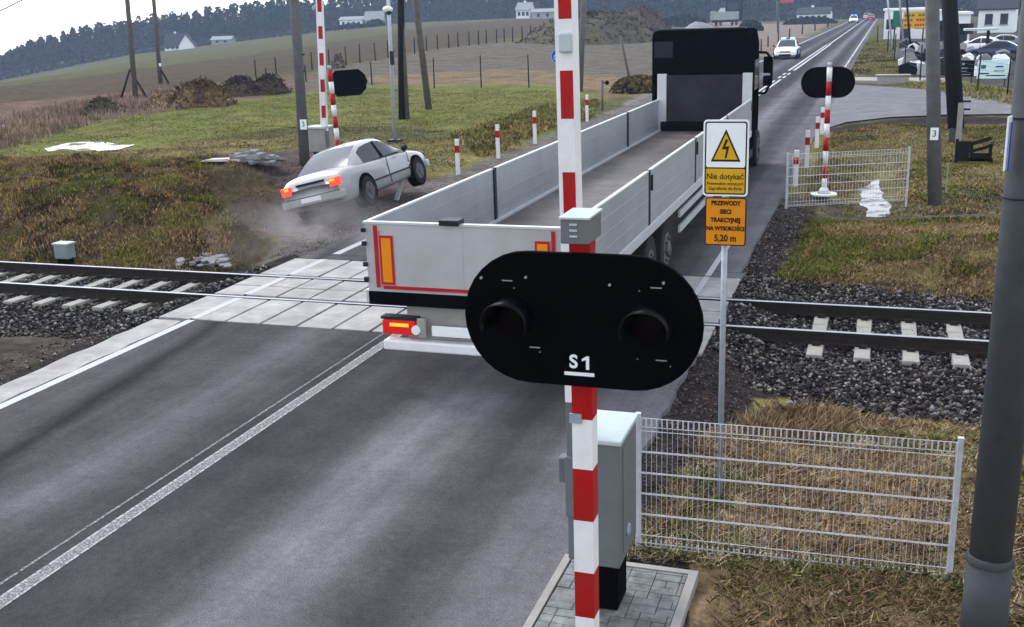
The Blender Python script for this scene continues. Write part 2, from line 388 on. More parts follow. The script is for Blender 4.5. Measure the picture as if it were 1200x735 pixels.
def tag(o, label=None, cat=None, group=None, kind=None):
    if label: o['label'] = label
    if cat: o['category'] = cat
    if group: o['group'] = group
    if kind: o['kind'] = kind
def empty(name, loc, label, cat, group=None, rz=0):
    o = bpy.data.objects.new(name, None); COL.objects.link(o); o.location = loc; o.rotation_euler = (0, 0, rz)
    o.empty_display_size = .2; tag(o, label, cat, group); return o
def kids(o): return [c for c in bpy.data.objects if c.parent == o]
def copy_tree(o, parent=None, loc=None, rz=None, label=None, scale=None):
    c = o.copy(); COL.objects.link(c); c.parent = parent
    if loc is not None: c.location = loc
    if rz is not None: c.rotation_euler = (0, 0, rz)
    if label: c['label'] = label
    if scale: c.scale = (scale,)*3
    for ch in kids(o): copy_tree(ch, c)
    return c
def np_mesh(name, V, Fc, mat, tint=None, parent=None, **kw):
    me = bpy.data.meshes.new(name); nv, nf, k = len(V), len(Fc), Fc.shape[1]
    me.vertices.add(nv); me.vertices.foreach_set('co', V.astype(np.float32).ravel())
    me.loops.add(nf*k); me.loops.foreach_set('vertex_index', Fc.astype(np.int32).ravel())
    me.polygons.add(nf); me.polygons.foreach_set('loop_start', np.arange(0, nf*k, k, dtype=np.int32))
    me.polygons.foreach_set('loop_total', np.full(nf, k, dtype=np.int32)); me.update(calc_edges=True)
    if tint is not None:
        a = me.color_attributes.new('tint', 'FLOAT_COLOR', 'POINT')
        c = np.ones((nv, 4), np.float32); c[:, :3] = tint; a.data.foreach_set('color', c.ravel())
    me.materials.append(M[mat] if isinstance(mat, str) else mat)
    o = bpy.data.objects.new(name, me); COL.objects.link(o)
    if parent: o.parent = parent
    tag(o, **kw); return o
def text(name, body, size, loc, parent, mat='ink', R=None, align='CENTER', xs=1, bold=0, depth=.001):
    cu = bpy.data.curves.new(name, 'FONT'); cu.body = body; cu.size = size; cu.align_x = align; cu.align_y = 'CENTER'
    cu.extrude = depth; cu.offset = bold; cu.space_line = .95
    t = bpy.data.objects.new('tmp', cu); COL.objects.link(t)
    dg = bpy.context.evaluated_depsgraph_get(); me = bpy.data.meshes.new_from_object(t.evaluated_get(dg))
    bpy.data.objects.remove(t); me.materials.clear(); me.materials.append(M[mat])
    R4 = (R or Matrix.Rotation(math.pi/2, 3, 'X')).to_4x4()
    me.transform(Matrix.Translation(loc)@R4@Matrix.Diagonal((xs, 1, 1, 1)))
    o = bpy.data.objects.new(name, me); COL.objects.link(o); o.parent = parent; return o
def in_poly(x, y, P):
    c = np.zeros(len(x), bool); n = len(P)
    for i in range(n):
        x1, y1 = P[i]; x2, y2 = P[(i+1) % n]
        if y1 == y2: continue
        k = ((y1 > y) != (y2 > y)) & (x < (x2-x1)*(y-y1)/(y2-y1)+x1); c ^= k
    return c

# ------------------------------------------------------------------ ground: one sheet to the horizon
def flat(px, py):
    v = ray(px, py); t = -CAM_H/v.z; return (v.x*t, v.y*t)
def pg(*pts): return [flat(*p) for p in pts]
GRASS = (.115, .125, .036); OLIVE = (.14, .12, .045); DRY = (.16, .115, .07); MUD = (.075, .058, .055); DARKMUD = (.030, .024, .024)
FIELD = (.082, .074, .030); FIELD2 = (.068, .051, .030); SAND = (.105, .092, .072); VERGE = (.11, .10, .06); BALL = (.024, .02, .02); PINKDRY = (.12, .082, .058)
zones = [   # (world outline, colour, edge softness as noise warp in metres)
    (pg((-300, 100), (0, 92), (300, 60), (640, 30), (640, 45), (330, 90), (200, 112), (0, 165), (-300, 260)), FIELD2, 6),
    (pg((-200, 135), (60, 115), (140, 108), (330, 92), (500, 75), (340, 118), (180, 128), (0, 160), (-200, 200)), PINKDRY, 3),
    (pg((380, 82), (500, 62), (640, 50), (760, 46), (1000, 40), (1000, 60), (860, 75), (760, 95), (600, 108), (400, 108), (340, 98)), SAND, 3),
    (pg((420, 90), (600, 82), (770, 92), (760, 112), (600, 122), (430, 108)), DRY, 2.5),
    (pg((-200, 175), (0, 152), (160, 130), (420, 100), (640, 100), (700, 112), (640, 160), (560, 172), (500, 148), (350, 148), (200, 170), (0, 196), (-200, 240)), GRASS, 1.6),
    (pg((-200, 215), (0, 182), (330, 160), (440, 165), (530, 170), (520, 215), (330, 220), (0, 222)), OLIVE, 1.2),
    (pg((160, 205), (240, 180), (380, 175), (480, 200), (520, 215), (470, 240), (420, 290), (340, 300), (310, 245), (280, 215)), MUD, .8),
    (pg((560, 200), (700, 140), (760, 105), (800, 100), (820, 120), (560, 250)), (.16, .15, .14), .4),
    (pg((0, 205), (280, 212), (330, 250), (300, 315), (-200, 312), (-200, 205)), (.06, .045, .026), .8),
    (pg((880, 245), (1250, 255), (1250, 350), (1160, 358), (1000, 330), (900, 290)), (.12, .10, .04), .5),
    (pg((900, 255), (985, 250), (1010, 300), (930, 300), (880, 290)), DRY, .4),
    (pg((960, 150), (1250, 150), (1250, 225), (1060, 235), (940, 240)), (.14, .12, .05), .8),
    (pg((965, 150), (1090, 132), (1250, 140), (1250, 152), (1060, 156), (980, 168)), DARKMUD, .4),
    (pg((870, 232), (1250, 215), (1250, 252), (900, 254)), (.09, .075, .06), .5),
    (pg((1010, 60), (1060, 50), (1110, 110), (1250, 130), (1250, 60), (1400, 30), (1050, 20)), (.06, .056, .052), 2),
    (pg((1020, 45), (1045, 45), (1062, 88), (985, 84)), (.085, .09, .045), 1),
    (pg((1060, 96), (1110, 92), (1250, 112), (1250, 135), (1110, 112)), (.16, .14, .045), .8),
    (pg((820, 25), (900, 28), (985, 22), (900, 62), (880, 75), (870, 40)), (.19, .15, .12), 3),
]
def ground_tint(x, y):
    n1 = fbm(x*.05, y*.05, 31)-.5
    c = np.empty((len(x), 3)); c[:] = FIELD
    d = np.hypot(x, y)
    k = sm(.35, .65, fbm(x*.02+3, y*.06, 5))[:, None]; c = c*(1-k)+np.array((.078, .082, .034))*k
    c[d < 40] = OLIVE
    for P, col, wv in zones:
        acc = np.zeros(len(x)); wx = (fbm(x*.5/wv, y*.5/wv, 41, 3)-.5)*2*wv; wy = (fbm(x*.5/wv+50, y*.5/wv, 43, 3)-.5)*2*wv
        for q in range(4):
            a = q*1.57+.4; acc += in_poly(x+wx+math.cos(a)*wv*.22, y+wy+math.sin(a)*wv*.22, P)
        k = (acc/4)[:, None]; c = c*(1-k)+np.array(col)*k
    # near verges and the rail corridor
    nb = fbm(x*1.3, y*1.3, 61)-.5
    def mix(mask, col):
        nonlocal c
        m_ = np.clip(mask, 0, 1)[:, None]; c = c*(1-m_)+np.array(col)*m_
    mix((y < 10.8+nb*1.2)*(x > -1.9)*1., (.17, .12, .07))
    mix(sm(.5, .62, fbm(x*.8, y*.8, 71))*(y < 14)*(x > -1.9)*.7, (.10, .10, .04))
    mix((np.abs(y-15.44+nb*1.0) < np.where(x > -3, 3.0, 2.6))*(1-sm(30, 60, np.abs(x+6)))*1., BALL)
    mix((np.abs(x-RL1-.1+nb*.5) < .75)*(y < 25)*1., DARKMUD)
    mix((np.abs(x-RL0+.4+nb*.6) < .95)*(y < 14.5)*1., DARKMUD)
    mix((x < RL0-.4)*(y < 12.9+nb)*1., (.055, .045, .038))
    mix((np.abs(x-RL0+.5+nb*.5) < .9)*(y > 18)*(y < 60)*.8, (.12, .11, .105))
    return c
az = np.concatenate([np.arange(-180, -56, 4.), np.arange(-56, 16, .22), np.arange(16, 180, 4.)])
rr = np.concatenate([[1.0, 2.5], 3.5*1.0105**np.arange(0, 510)]); rr = rr[rr < 640]; rr = np.append(rr, 690.)
AZ, RR = np.meshgrid(np.radians(az), rr); X = (RR*np.sin(AZ)).ravel(); Y = (RR*np.cos(AZ)).ravel()
Z = hgt(X, Y); V = np.stack([X, Y, Z], 1); na, nr = len(az), len(rr)
i, j = np.meshgrid(np.arange(nr-1), np.arange(na), indexing='ij'); j2 = (j+1) % na
Fc = np.stack([i*na+j, i*na+j2, (i+1)*na+j2, (i+1)*na+j], -1).reshape(-1, 4)[:, ::-1]
T = ground_tint(X, Y)
M['ground'] = attr_mat('ground_soil_and_turf', .95, True, .6, 5)
g = np_mesh('ground', V, Fc, 'ground', T, kind='structure')
g.data.polygons.foreach_set('use_smooth', np.ones(len(Fc), bool))
cap = MB(); cap.poly([(math.sin(t*.5236)*1.02, -math.cos(t*.5236)*1.02) for t in range(12)], h1(0, 1)-.0); cap.build('ground_patch', 'ground', kind='structure')

# ------------------------------------------------------------------ road
def strip(name, xs, ys, z, mat, rag=0, **kw):
    "a sheet between two edge lines, with a short skirt"
    n = len(ys); r = [random.uniform(-rag, rag) for _ in range(2*n)]
    mb = MB(); vs = []
    for k, y in enumerate(ys): vs += [(xs[0]+r[k]-.03, y, z-.10), (xs[0]+r[k], y, z), (xs[1]+r[n+k], y, z), (xs[1]+r[n+k]+.03, y, z-.10)]
    fs = []
    for k in range(n-1):
        for q in range(3): fs.append((4*k+q, 4*k+q+1, 4*k+q+5, 4*k+q+4))
    mb.add(vs, fs); return mb.build(name, mat, **kw)
ysn = list(np.arange(-25, 13.3, .22))+[13.30]
strip('road', (RL0, RL1), ysn, 0, 'asphalt', .025, kind='structure')
ysf = [17.95]+list(np.arange(18.2, 70, .6))+list(np.arange(70, 640, 6))
strip('road_beyond_crossing', (RL0, RL1), ysf, 0, 'asphalt', .02, kind='structure')
# side road joining from the right
sr = MB(); pts = [flat(982, 146), flat(1003, 138), flat(1050, 133), flat(1110, 131), flat(1200, 133), flat(1500, 150), flat(1500, 150)]
low = [(RL1-.02, 40.2), (-1.2, 43.6), (.4, 45.6), (2.5, 46.6), (6, 46.9), (14, 47.2), (40, 48)]
hi = [(RL1-.02, 66.0), (-1.2, 64.5), (.6, 62.5), (2.5, 60.0), (6, 57.2), (14, 55), (40, 54.5)]
for k in range(6):
    sr.add([(*low[k], -.008), (*low[k+1], -.008), (*hi[k+1], -.008), (*hi[k], -.008)], [(0, 1, 2, 3)])
sr.build('side_road', 'asphalt2', kind='structure')
# pale pavement strip and kerb on the far side of the junction
kb = MB()
kp = [(-2.05, 67.0), (1.6, 65.6), (4.2, 64.2)]
for a, b_ in zip(kp[:-1], kp[1:]):
    kb.add([(*a, .10), (*b_, .10), (b_[0], b_[1]+3.2, .10), (a[0], a[1]+3.2, .10), (*a, -.1), (*b_, -.1), (b_[0], b_[1]+3.2, -.1), (a[0], a[1]+3.2, -.1)],
           [(0, 1, 2, 3), (0, 4, 5, 1), (1, 5, 6, 2), (2, 6, 7, 3), (3, 7, 4, 0)])
kb.build('pavement', 'palecon', kind='structure')
# road markings, 4 mm above the road
mk = MB()
def rect(mb, x0, x1, y0, y1, z=.004, mi=0): mb.poly([(x0, y0), (x1, y0), (x1, y1), (x0, y1)], z, mi)
rect(mk, XL-.07, XL+.07, -25, 13.28)
rect(mk, XL-.09, XL+.07, 18.0, 640)
rect(mk, XR-.02, XR+.10, 66, 640)
y = 27.5
while y < 44:
    rect(mk, XC-.02+.32, XC+.12+.32, y, y+1.0); rect(mk, XC-.16+.16, XC-.02+.16, y+.2, y+1.2); y += 2.4
rect(mk, XC+.26, XC+.40, 45, 70); rect(mk, XC-.02, XC+.12, 46, 69)
for y in (71.5, 75): rect(mk, XC+.26, XC+.42, y, y+2); rect(mk, XC-.02, XC+.12, y, y+2)
rect(mk, XC+.28, XC+.46, 80, 135); rect(mk, XC-.08, XC+.10, 80, 135); rect(mk, XC+.1, XC+.3, 135, 640)
mk.build('road_markings', 'mark', kind='structure')
mk = MB(); rect(mk, XC-.075, XC-.050, -25, 13.28, .004); rect(mk, XC+.055, XC+.078, -25, 13.28, .004); mk.build('thin_centre_marking', 'markthin', kind='structure')
mk = MB(); rect(mk, XC-.049, XC+.054, -25, 13.28); mk.build('worn_centre_marking', 'markworn', kind='structure')
mk = MB()
y = -20
while y < 13:
    rect(mk, XC-.235, XC-.205, y, y+.8); y += .82
mk.build('faint_centre_marking', 'markfaint', kind='structure')
# pale concrete shoulder left of the edge line
strip('road_shoulder', (RL0-.05, XL-.10), list(np.arange(6, 13.3, .3)), .005, 'panel', .03, kind='structure')

# crossing deck: precast panels between and beside the rails
cp = MB()
def prow(y0, y1, x0=-10.35, x1=-2.0, wd=.6):
    x = x0
    while x < x1-.05:
        e = min(x+wd, x1)
        cp.b2(x+.018, e-.018, y0+random.uniform(0, .02), y1-random.uniform(0, .02), -.14, random.uniform(-.003, .003)); x += wd
prow(13.34, 14.64); prow(14.84, 15.44); prow(15.45, 16.06); prow(16.26, 17.55)
cp.build('crossing_panels', 'panel', bevel=.012, kind='structure')
bk = MB(); bk.b2(-10.4, -1.95, 13.31, 17.97, -.16, -.09); bk.build('crossing_bed', 'steel', kind='structure')
bk = MB(); bk.b2(-10.3, -2.0, 17.57, 17.94, -.09, -.002); bk.build('crossing_approach', 'asphalt', kind='structure')
mk = MB()
for a, b_ in ((13.36, 14.62), (14.86, 16.04), (16.28, 17.53)): rect(mk, XL-.08, XL+.06, a, b_, .006); rect(mk, XR, XR+.1, a, b_, .006)
rect(mk, XR, XR+.1, 17.6, 21, .006)
mk.build('crossing_markings', 'mark', kind='structure')

# ------------------------------------------------------------------ railway
def rail(y, label):
    r = empty('rail', (0, y, 0), label, 'rail', 'rails crossing the road')
    prof = [(-.075, -.172), (.075, -.172), (.075, -.155), (.012, -.14), (.010, -.045), (.036, -.036), (.036, -.006), (-.036, -.006), (-.036, -.036), (-.010, -.045), (-.012, -.14), (-.075, -.155)]
    xs = (-60, 45); mb = MB(); n = len(prof)
    vs = [(xs[0], p[0], p[1]) for p in prof]+[(xs[1], p[0], p[1]) for p in prof]
    mb.add(vs, [(k, (k+1) % n, n+(k+1) % n, n+k) for k in range(n)]+[tuple(range(n))[::-1], tuple(range(n, 2*n))])
    mb.build('web_and_foot', 'rust', r)
    hd = MB(); hd.b2(-60, 45, -.034, .034, -.0055, .0); hd.build('rail_head', 'railhead', r, bevel=.002)
rail(RAIL_A, 'nearer steel rail of the track, with its polished top'); rail(RAIL_B, 'farther steel rail of the track, beyond the sleepers')
def sleeper_mesh():
    mb = MB()
    for s in (-1, 1):
        mb.add([(-.12, s*.25, -.30), (.12, s*.25, -.30), (.12, s*1.28, -.30), (-.12, s*1.28, -.30), (-.10, s*.25, -.185), (.10, s*.25, -.185), (.10, s*1.28, -.172), (-.10, s*1.28, -.172)],
               [(0, 3, 2, 1), (4, 5, 6, 7), (0, 1, 5, 4), (1, 2, 6, 5), (2, 3, 7, 6), (3, 0, 4, 7)] if s > 0 else [(1, 2, 3, 0), (7, 6, 5, 4), (4, 5, 1, 0), (5, 6, 2, 1), (6, 7, 3, 2), (7, 4, 0, 3)])
    mb.box((0, 0, -.245), (.2, .5, .11))
    return mb
s0 = empty('sleeper', (-.65, 15.44, 0), 'x', 'sleeper', 'concrete sleepers under the rails')
sleeper_mesh().build('beam', 'sleeper', s0, bevel=.01)
fs_ = MB()
for yy in (-.72, .72):
    for k in (-1, 1): fs_.box((0, yy+k*.11, -.155), (.10, .07, .05), 0)
fs_.build('rail_fastening', 'rust', s0)
xs_r = [-.65+.61*k for k in range(0, 9)]; xs_l = [-11.55-.62*k for k in range(0, 14)]
for k, x in enumerate(xs_r):
    lab = 'pale concrete sleeper right of the crossing, number %d counted from the road' % (k+1)
    if k == 0: s0['label'] = 'pale concrete sleeper right of the crossing, nearest the road'
    else: copy_tree(s0, loc=(x, 15.44, 0), label=['', 'second', 'third', 'fourth', 'fifth', 'sixth', 'seventh', 'eighth', 'ninth'][k]+' concrete sleeper from the road, right of the crossing')
for k, x in enumerate(xs_l):
    nm = ['nearest', 'second', 'third', 'fourth', 'fifth', 'sixth', 'seventh', 'eighth', 'ninth', 'tenth', 'eleventh', 'twelfth', 'thirteenth', 'fourteenth'][k]
    copy_tree(s0, loc=(x, 15.44, 0), label=nm+' half buried concrete sleeper from the road, left of the crossing')

# ballast: individual angular stones in one mass
def stones(name, N_, xr, yr, size, label, pal, keep=None):
    x = RNG.uniform(*xr, N_); y = RNG.uniform(*yr, N_)
    if keep is not None:
        k = keep(x, y); x, y = x[k], y[k]
    n = len(x); z = hgt(x, y)
    base = np.array([(1, 0, 0), (-1, 0, 0), (0, 1, 0), (0, -1, 0), (0, 0, 1), (0, 0, -1)], float)
    s = size*RNG.uniform(.5, 1.3, n)
    V = base[None]*(1+RNG.uniform(-.35, .35, (n, 6, 3)))+RNG.uniform(-.3, .3, (n, 6, 3))
    V *= (s[:, None]*np.stack([RNG.uniform(.8, 1.3, n), RNG.uniform(.6, 1.1, n), RNG.uniform(.5, .9, n)], 1))[:, None, :]
    a = RNG.uniform(0, 6.28, n); c, si = np.cos(a), np.sin(a); vx = V[:, :, 0]*c[:, None]-V[:, :, 1]*si[:, None]; vy = V[:, :, 0]*si[:, None]+V[:, :, 1]*c[:, None]
    V = np.stack([vx+x[:, None], vy+y[:, None], V[:, :, 2]+(z+RNG.uniform(-.2, .9, n)*s)[:, None]], -1).reshape(-1, 3)
    f = np.array([(0, 2, 4), (2, 1, 4), (1, 3, 4), (3, 0, 4), (2, 0, 5), (1, 2, 5), (3, 1, 5), (0, 3, 5)])
    Fc = (np.arange(n)[:, None, None]*6+f[None]).reshape(-1, 3)
    col = np.array(pal)[RNG.choice(len(pal), n)]*RNG.uniform(.5, 1.5, (n, 1))
    np_mesh(name, V, Fc, 'stone', np.repeat(col, 6, 0), label=label, cat='ballast', kind='stuff')
PAL = [(.028, .024, .024), (.048, .042, .042), (.085, .076, .076), (.018, .015, .016), (.19, .18, .18)]
wob = lambda x, y: (fbm(x*1.2, y*1.2, 81)-.5)*1.2
stones('ballast', 52000, (-2.1, 6.5), (11.2, 18.6), .030, 'grey crushed stone ballast right of the crossing', PAL,
       lambda x, y: (y > 11.9+wob(x, y)+.0*x-.25*np.clip(x, 0, 3)+np.clip(-.6-x, 0, 2)*1.3) & (y < 18.3+wob(x, y)*.5+np.clip(x+1, 0, 9)*-.18) & ((np.abs(y-RAIL_A) > .09) & (np.abs(y-RAIL_B) > .09)))
stones('ballast', 42000, (-22, -10.5), (11.6, 17.4), .030, 'grey crushed stone ballast left of the crossing', PAL,
       lambda x, y: (y > 12.5+wob(x, y)*.6-np.clip(-12-x, 0, 6)*.35) & (y < 16.9+wob(x, y)*.3) & ((np.abs(y-RAIL_A) > .09) & (np.abs(y-RAIL_B) > .09)))
stones('loose_gravel', 5000, (-2.4, -1.0), (6, 14.0), .018, 'loose dark gravel and grit along the right road edge', [(.05, .04, .04), (.1, .09, .09)], lambda x, y: np.abs(x-RL1-.25+wob(x, y)*.4) < .55)
stones('loose_gravel', 2600, (-2.3, -1.0), (17.5, 26.0), .022, 'loose grit on the bare strip right of the road beyond the rails', [(.05, .04, .04), (.1, .09, .09), (.16, .15, .15)], lambda x, y: np.abs(x+1.75+wob(x, y)*.4) < .5)
stones('loose_gravel', 4000, (-12, -9.9), (8, 24), .02, 'loose dark gravel and grit along the left road edge', [(.05, .04, .04), (.12, .1, .1), (.2, .19, .19)], lambda x, y: (np.abs(x-RL0+.5+wob(x, y)*.5) < .6) & ((y < 13.5) | (y > 18)))

# ------------------------------------------------------------------ grass
def grass(name, P, n_t, hr, pal, label, width=.012, blades=5, spread=.06, lean=.6, mask=None, seed=0):
    P = [tuple(p) for p in P]; xs = [p[0] for p in P]; ys = [p[1] for p in P]
    x = RNG.uniform(min(xs), max(xs), n_t); y = RNG.uniform(min(ys), max(ys), n_t)
    k = in_poly(x, y, P)
    if mask is not None: k &= mask(x, y)
    x, y = x[k], y[k]; n = len(x)
    cl = fbm(x*1.1, y*1.1, 90+seed)                      # clumps
    k = RNG.uniform(0, 1, n) < sm(.2, .5, cl)*.7+.35; x, y, cl = x[k], y[k], cl[k]; n = len(x)
    pal = np.array(pal); q = sm(.28, .66, fbm(x*.55+7, y*.55, 95+seed))*.85+RNG.uniform(0, .3, n)-.08
    col = pal[np.clip((q*len(pal)).astype(int), 0, len(pal)-1)]*RNG.uniform(.6, 1.45, (n, 1))
    x = np.repeat(x, blades)+RNG.normal(0, spread, n*blades); y = np.repeat(y, blades)+RNG.normal(0, spread, n*blades)
    H = np.repeat(RNG.uniform(*hr, n)*(.55+.9*cl), blades)*RNG.uniform(.5, 1.2, n*blades); col = np.repeat(col, blades, 0)*RNG.uniform(.75, 1.3, (n*blades, 1))
    z = hgt(x, y)-.01; a = RNG.uniform(0, 6.28, n*blades); ln = RNG.uniform(.1, 1, n*blades)*lean*H; b_ = a+RNG.uniform(.8, 2.2, n*blades)
    w_ = width*RNG.uniform(.6, 1.4, n*blades)
    p = np.stack([x, y, z], 1)
    d = np.stack([np.cos(a), np.sin(a), np.zeros_like(a)], 1)*w_[:, None]; l = np.stack([np.cos(b_)*ln, np.sin(b_)*ln, H], 1)
    mid = p+l*np.array([.3, .3, .55])
    V = np.stack([p-d, p+d, mid+d*.8, p+l, mid-d*.8], 1).reshape(-1, 3)
    N_ = n*blades; Fc = np.arange(N_*5).reshape(-1, 5)
    np_mesh(name, V, Fc, 'blade', np.repeat(col, 5, 0), label=label, cat='grass', kind='stuff')
DG = [(.46, .34, .20), (.38, .265, .15), (.24, .165, .09), (.52, .42, .28), (.17, .17, .05), (.32, .22, .13)]
MG = [(.13, .14, .03), (.22, .21, .05), (.085, .07, .028), (.05, .034, .02), (.30, .19, .08), (.33, .23, .11), (.22, .165, .06), (.20, .20, .045)]
GG = [(.17, .19, .04), (.14, .155, .035), (.22, .20, .06), (.25, .20, .075), (.20, .16, .07), (.33, .25, .12)]
off_pad = lambda x, y: ~((x > -2.45) & (x < -.98) & (y < 7.85)) & (x > -1.95+.25*np.sin(y*2))
grass('dry_grass', [(-1.9, 5), (3.2, 5), (3.6, 12.4), (.3, 11.7), (-.4, 12.0), (-1.6, 10.6)], 52000, (.02, .10), DG, 'dry straw coloured grass and weeds around the near white fence', .0035, 5, .03, 2.0, off_pad, 1)
grass('dry_grass_tuft', [(-1.3, 10.7), (-.3, 10.7), (-.1, 11.7), (-.9, 11.7)], 700, (.08, .2), [(.32, .22, .13), (.24, .16, .09)], 'tall dry orange tuft of grass beside the ballast, near the sign post', .004, 6, .04, 1.2, None, 2)
grass('bank_grass', [(-30, 17.8), (-11.9, 17.8), (-13.4, 20.2), (-15.6, 22.6), (-18.0, 26.6), (-36, 28)], 60000, (.03, .11), MG, 'rough brown and green grass on the bank left of the crossing', .012, 5, .07, 1.1, None, 3)
grass('scrub', [(-11.6, 17.9), (-13.6, 17.9), (-18.6, 27), (-14.5, 27)], 2600, (.02, .09), MG[2:5]+[(.12, .09, .07)], 'thin trampled brown grass beside the crashed car', .008, 4, .06, 1.2, None, 33)
grass('meadow_grass', pg((-60, 205), (0, 152), (160, 132), (420, 104), (640, 106), (700, 118), (640, 150), (560, 172), (500, 146), (350, 150), (200, 172), (0, 200)), 26000, (.02, .07), GG, 'short green meadow grass behind the bank', .02, 4, .18, 1.2, lambda x, y: (((x+28.6)/3.6)**2+((y-34.1)/1.6)**2) > 1, 4)
grass('verge_grass', [(-1.5, 18.3), (1.5, 17.7), (6.5, 17.0), (7, 24), (-1.3, 23.9), (-1.3, 20.5)], 38000, (.02, .08), DG[1:3]+MG[:2]+GG[:2]+MG[2:6]+[(.24, .18, .10), (.20, .15, .085)], 'green and straw coloured grass right of the road beyond the rails', .009, 5, .07, 1.3, None, 5)
grass('verge_grass', [(-1.6, 24.5), (7.5, 24.5), (8.5, 42.5), (0.2, 43.0), (-1.6, 39.5)], 26000, (.02, .08), MG+[(.30, .24, .15), (.2, .17, .07)], 'olive and dry grass between the far white fence and the side road', .014, 5, .12, 1.2, lambda x, y: (((x-.05)/.6)**2+((y-28.0)/4.2)**2 > 1) & (np.hypot(x+1.1, y-25.4) > .55), 6)
grass('verge_grass', pg((1062, 98), (1110, 95), (1250, 116), (1250, 132), (1120, 112)), 4000, (.08, .2), GG, 'bright grass strip below the yard fence', .04, 4, .15, 1.0, None, 7)
grass('verge_grass', pg((1018, 46), (1045, 46), (1064, 90), (984, 86)), 5000, (.04, .14), GG[1:5]+MG[2:4], 'grass strip between the far road and the yard fence', .04, 4, .25, 1.0, None, 10)
grass('trodden_grass', pg((-60, 212), (0, 190), (200, 168), (350, 148), (500, 143), (560, 170), (530, 205), (490, 200), (440, 168), (350, 175), (200, 186), (150, 200), (0, 215)), 14000, (.02, .07), [(.20, .16, .08), (.13, .10, .05), (.26, .20, .11), (.17, .17, .05), (.10, .075, .045)], 'brownish trodden grass between the green meadow and the bank top', .018, 4, .14, 1.2, lambda x, y: (((x+28.6)/3.6)**2+((y-34.1)/1.6)**2) > 1, 12)
grass('reeds', pg((-100, 168), (60, 125), (140, 112), (240, 100), (330, 100), (200, 130), (130, 140), (0, 175)), 5200, (.12, .42), [(.30, .21, .155), (.25, .17, .13), (.20, .14, .105)], 'pinkish dry reeds at the edge of the field', .03, 5, .2, .5, None, 8)
grass('verge_grass', pg((530, 160), (640, 122), (700, 118), (690, 140), (640, 152), (570, 185)), 6000, (.06, .22), GG+MG, 'rough brown and green scrub beside the left bollards', .03, 5, .12, 1, None, 9)

# ------------------------------------------------------------------ water
def puddle(name, pts, zoff, label=None):
    P = []
    n = len(pts)
    for k in range(n):
        a, b_ = Vector(pts[k]), Vector(pts[(k+1) % n])
        for q in range(5):
            p = a.lerp(b_, q/5); s = (b_-a).length*.07; P.append((p.x, p.y))
    xs = RNG.uniform(min(p[0] for p in P), max(p[0] for p in P), 1500); ys = RNG.uniform(min(p[1] for p in P), max(p[1] for p in P), 1500); k = in_poly(xs, ys, P)
    z = float(np.percentile(hgt(xs[k], ys[k]), zoff))
    MB().poly(P, z).build(name, 'water', kind='structure')
puddle('puddle', pg((52, 173), (78, 167), (110, 164), (150, 162), (162, 163), (160, 168), (140, 174), (100, 178), (62, 181)), 50)
puddle('puddle', pg((-60, 166), (-10, 150), (18, 142), (20, 146), (-10, 158), (-50, 178)), 70)
dz_ = h1(.0, 28.0); MB().poly([(-.75, 24.7), (.75, 24.7), (.6, 27), (.45, 32.6), (-.5, 32.6), (-.65, 27)], dz_+.125).build('puddle', 'water', kind='structure')

# ------------------------------------------------------------------ near signal mast
def capsule(wd, ht, n=14, cx=0, cz=0):
    r = ht/2; P = []
    for k in range(n+1): t = -math.pi/2+math.pi*k/n; P.append((cx+wd/2-r+r*math.cos(t), cz+r*math.sin(t)))
    for k in range(n+1): t = math.pi/2+math.pi*k/n; P.append((cx-wd/2+r+r*math.cos(t), cz+r*math.sin(t)))
    return P
def striped(mb, x, y, z0, z1, wx, wy, bands, first=0):
    "bands: rising list of z where colour changes"
    zz = [z0]+[b for b in bands if z0 < b < z1]+[z1]; c = first
    for a, b_ in zip(zz[:-1], zz[1:]): mb.b2(x-wx/2, x+wx/2, y-wy/2, y+wy/2, a, b_, c); c = 1-c
SX, SY = -1.50, 5.58
sm0 = empty('signal_mast', (SX, SY, 0), 'large near crossing signal: black lamp board on a red and white mast, marked S1', 'railway signal')
zs = [at(690, q, SY).z for q in (718, 666, 606, 546, 488)]
mb = MB(); zt = at(688, 283, SY-.05).z
full = [zs[0]-.52, zs[0]-.26]+zs+[zs[-1]+.26, zs[-1]+.52, zs[-1]+.78]; full = sorted([b for b in full if b < zt-.3]+[zt-.24]) if sum(b < zt for b in full) % 2 == sum(b < zt-.3 for b in full) % 2 else sorted([b for b in full if b < zt-.3])
striped(mb, 0, 0, .06, zt, .118, .118, full, 1)
# colours: first segment chosen so that the band 666-718 is red
mb.build('mast', ['red', 'white'], sm0)
MB().tube((0, 0, 0), (0, 0, .06), .17, .15, 16).build('base_flange', 'white', sm0)
cl = MB(); cl.b2(-.07, .0, -.075, -.062, zs[-1]-.02, zs[-1]+.035); cl.build('clamp', 'galv', sm0)
L0, L1 = at(546, 371, SY-.11), at(825, 380, SY-.11); bz = at(685, 376, SY-.11).z
bw = L1.x-L0.x; bx = (L0.x+L1.x)/2-SX
bh = at(640, 296, SY-.11).z-at(640, 450, SY-.11).z
bd = empty('x', (0, 0, 0), None, None); bpy.data.objects.remove(bd)
mb = MB(); mb.prism(capsule(bw, bh, 16, bx, bz), -.13, -.09)
back = mb.build('lamp_board', 'black', sm0, bevel=.008)
bo = MB()
for (qx, qz) in ((-.56, .22), (-.3, .235), (.17, .215), (.46, .24)): bo.tube((bx+qx, -.13, bz+qz), (bx+qx, -.145, bz+qz), .008, .007, 8)
for (qx, qz) in ((-.37, .17), (.33, .19), (-.23, -.19), (.32, -.19), (.5, -.22)): bo.tube((bx+qx, -.13, bz+qz), (bx+qx, -.137, bz+qz), .004, .004, 6)
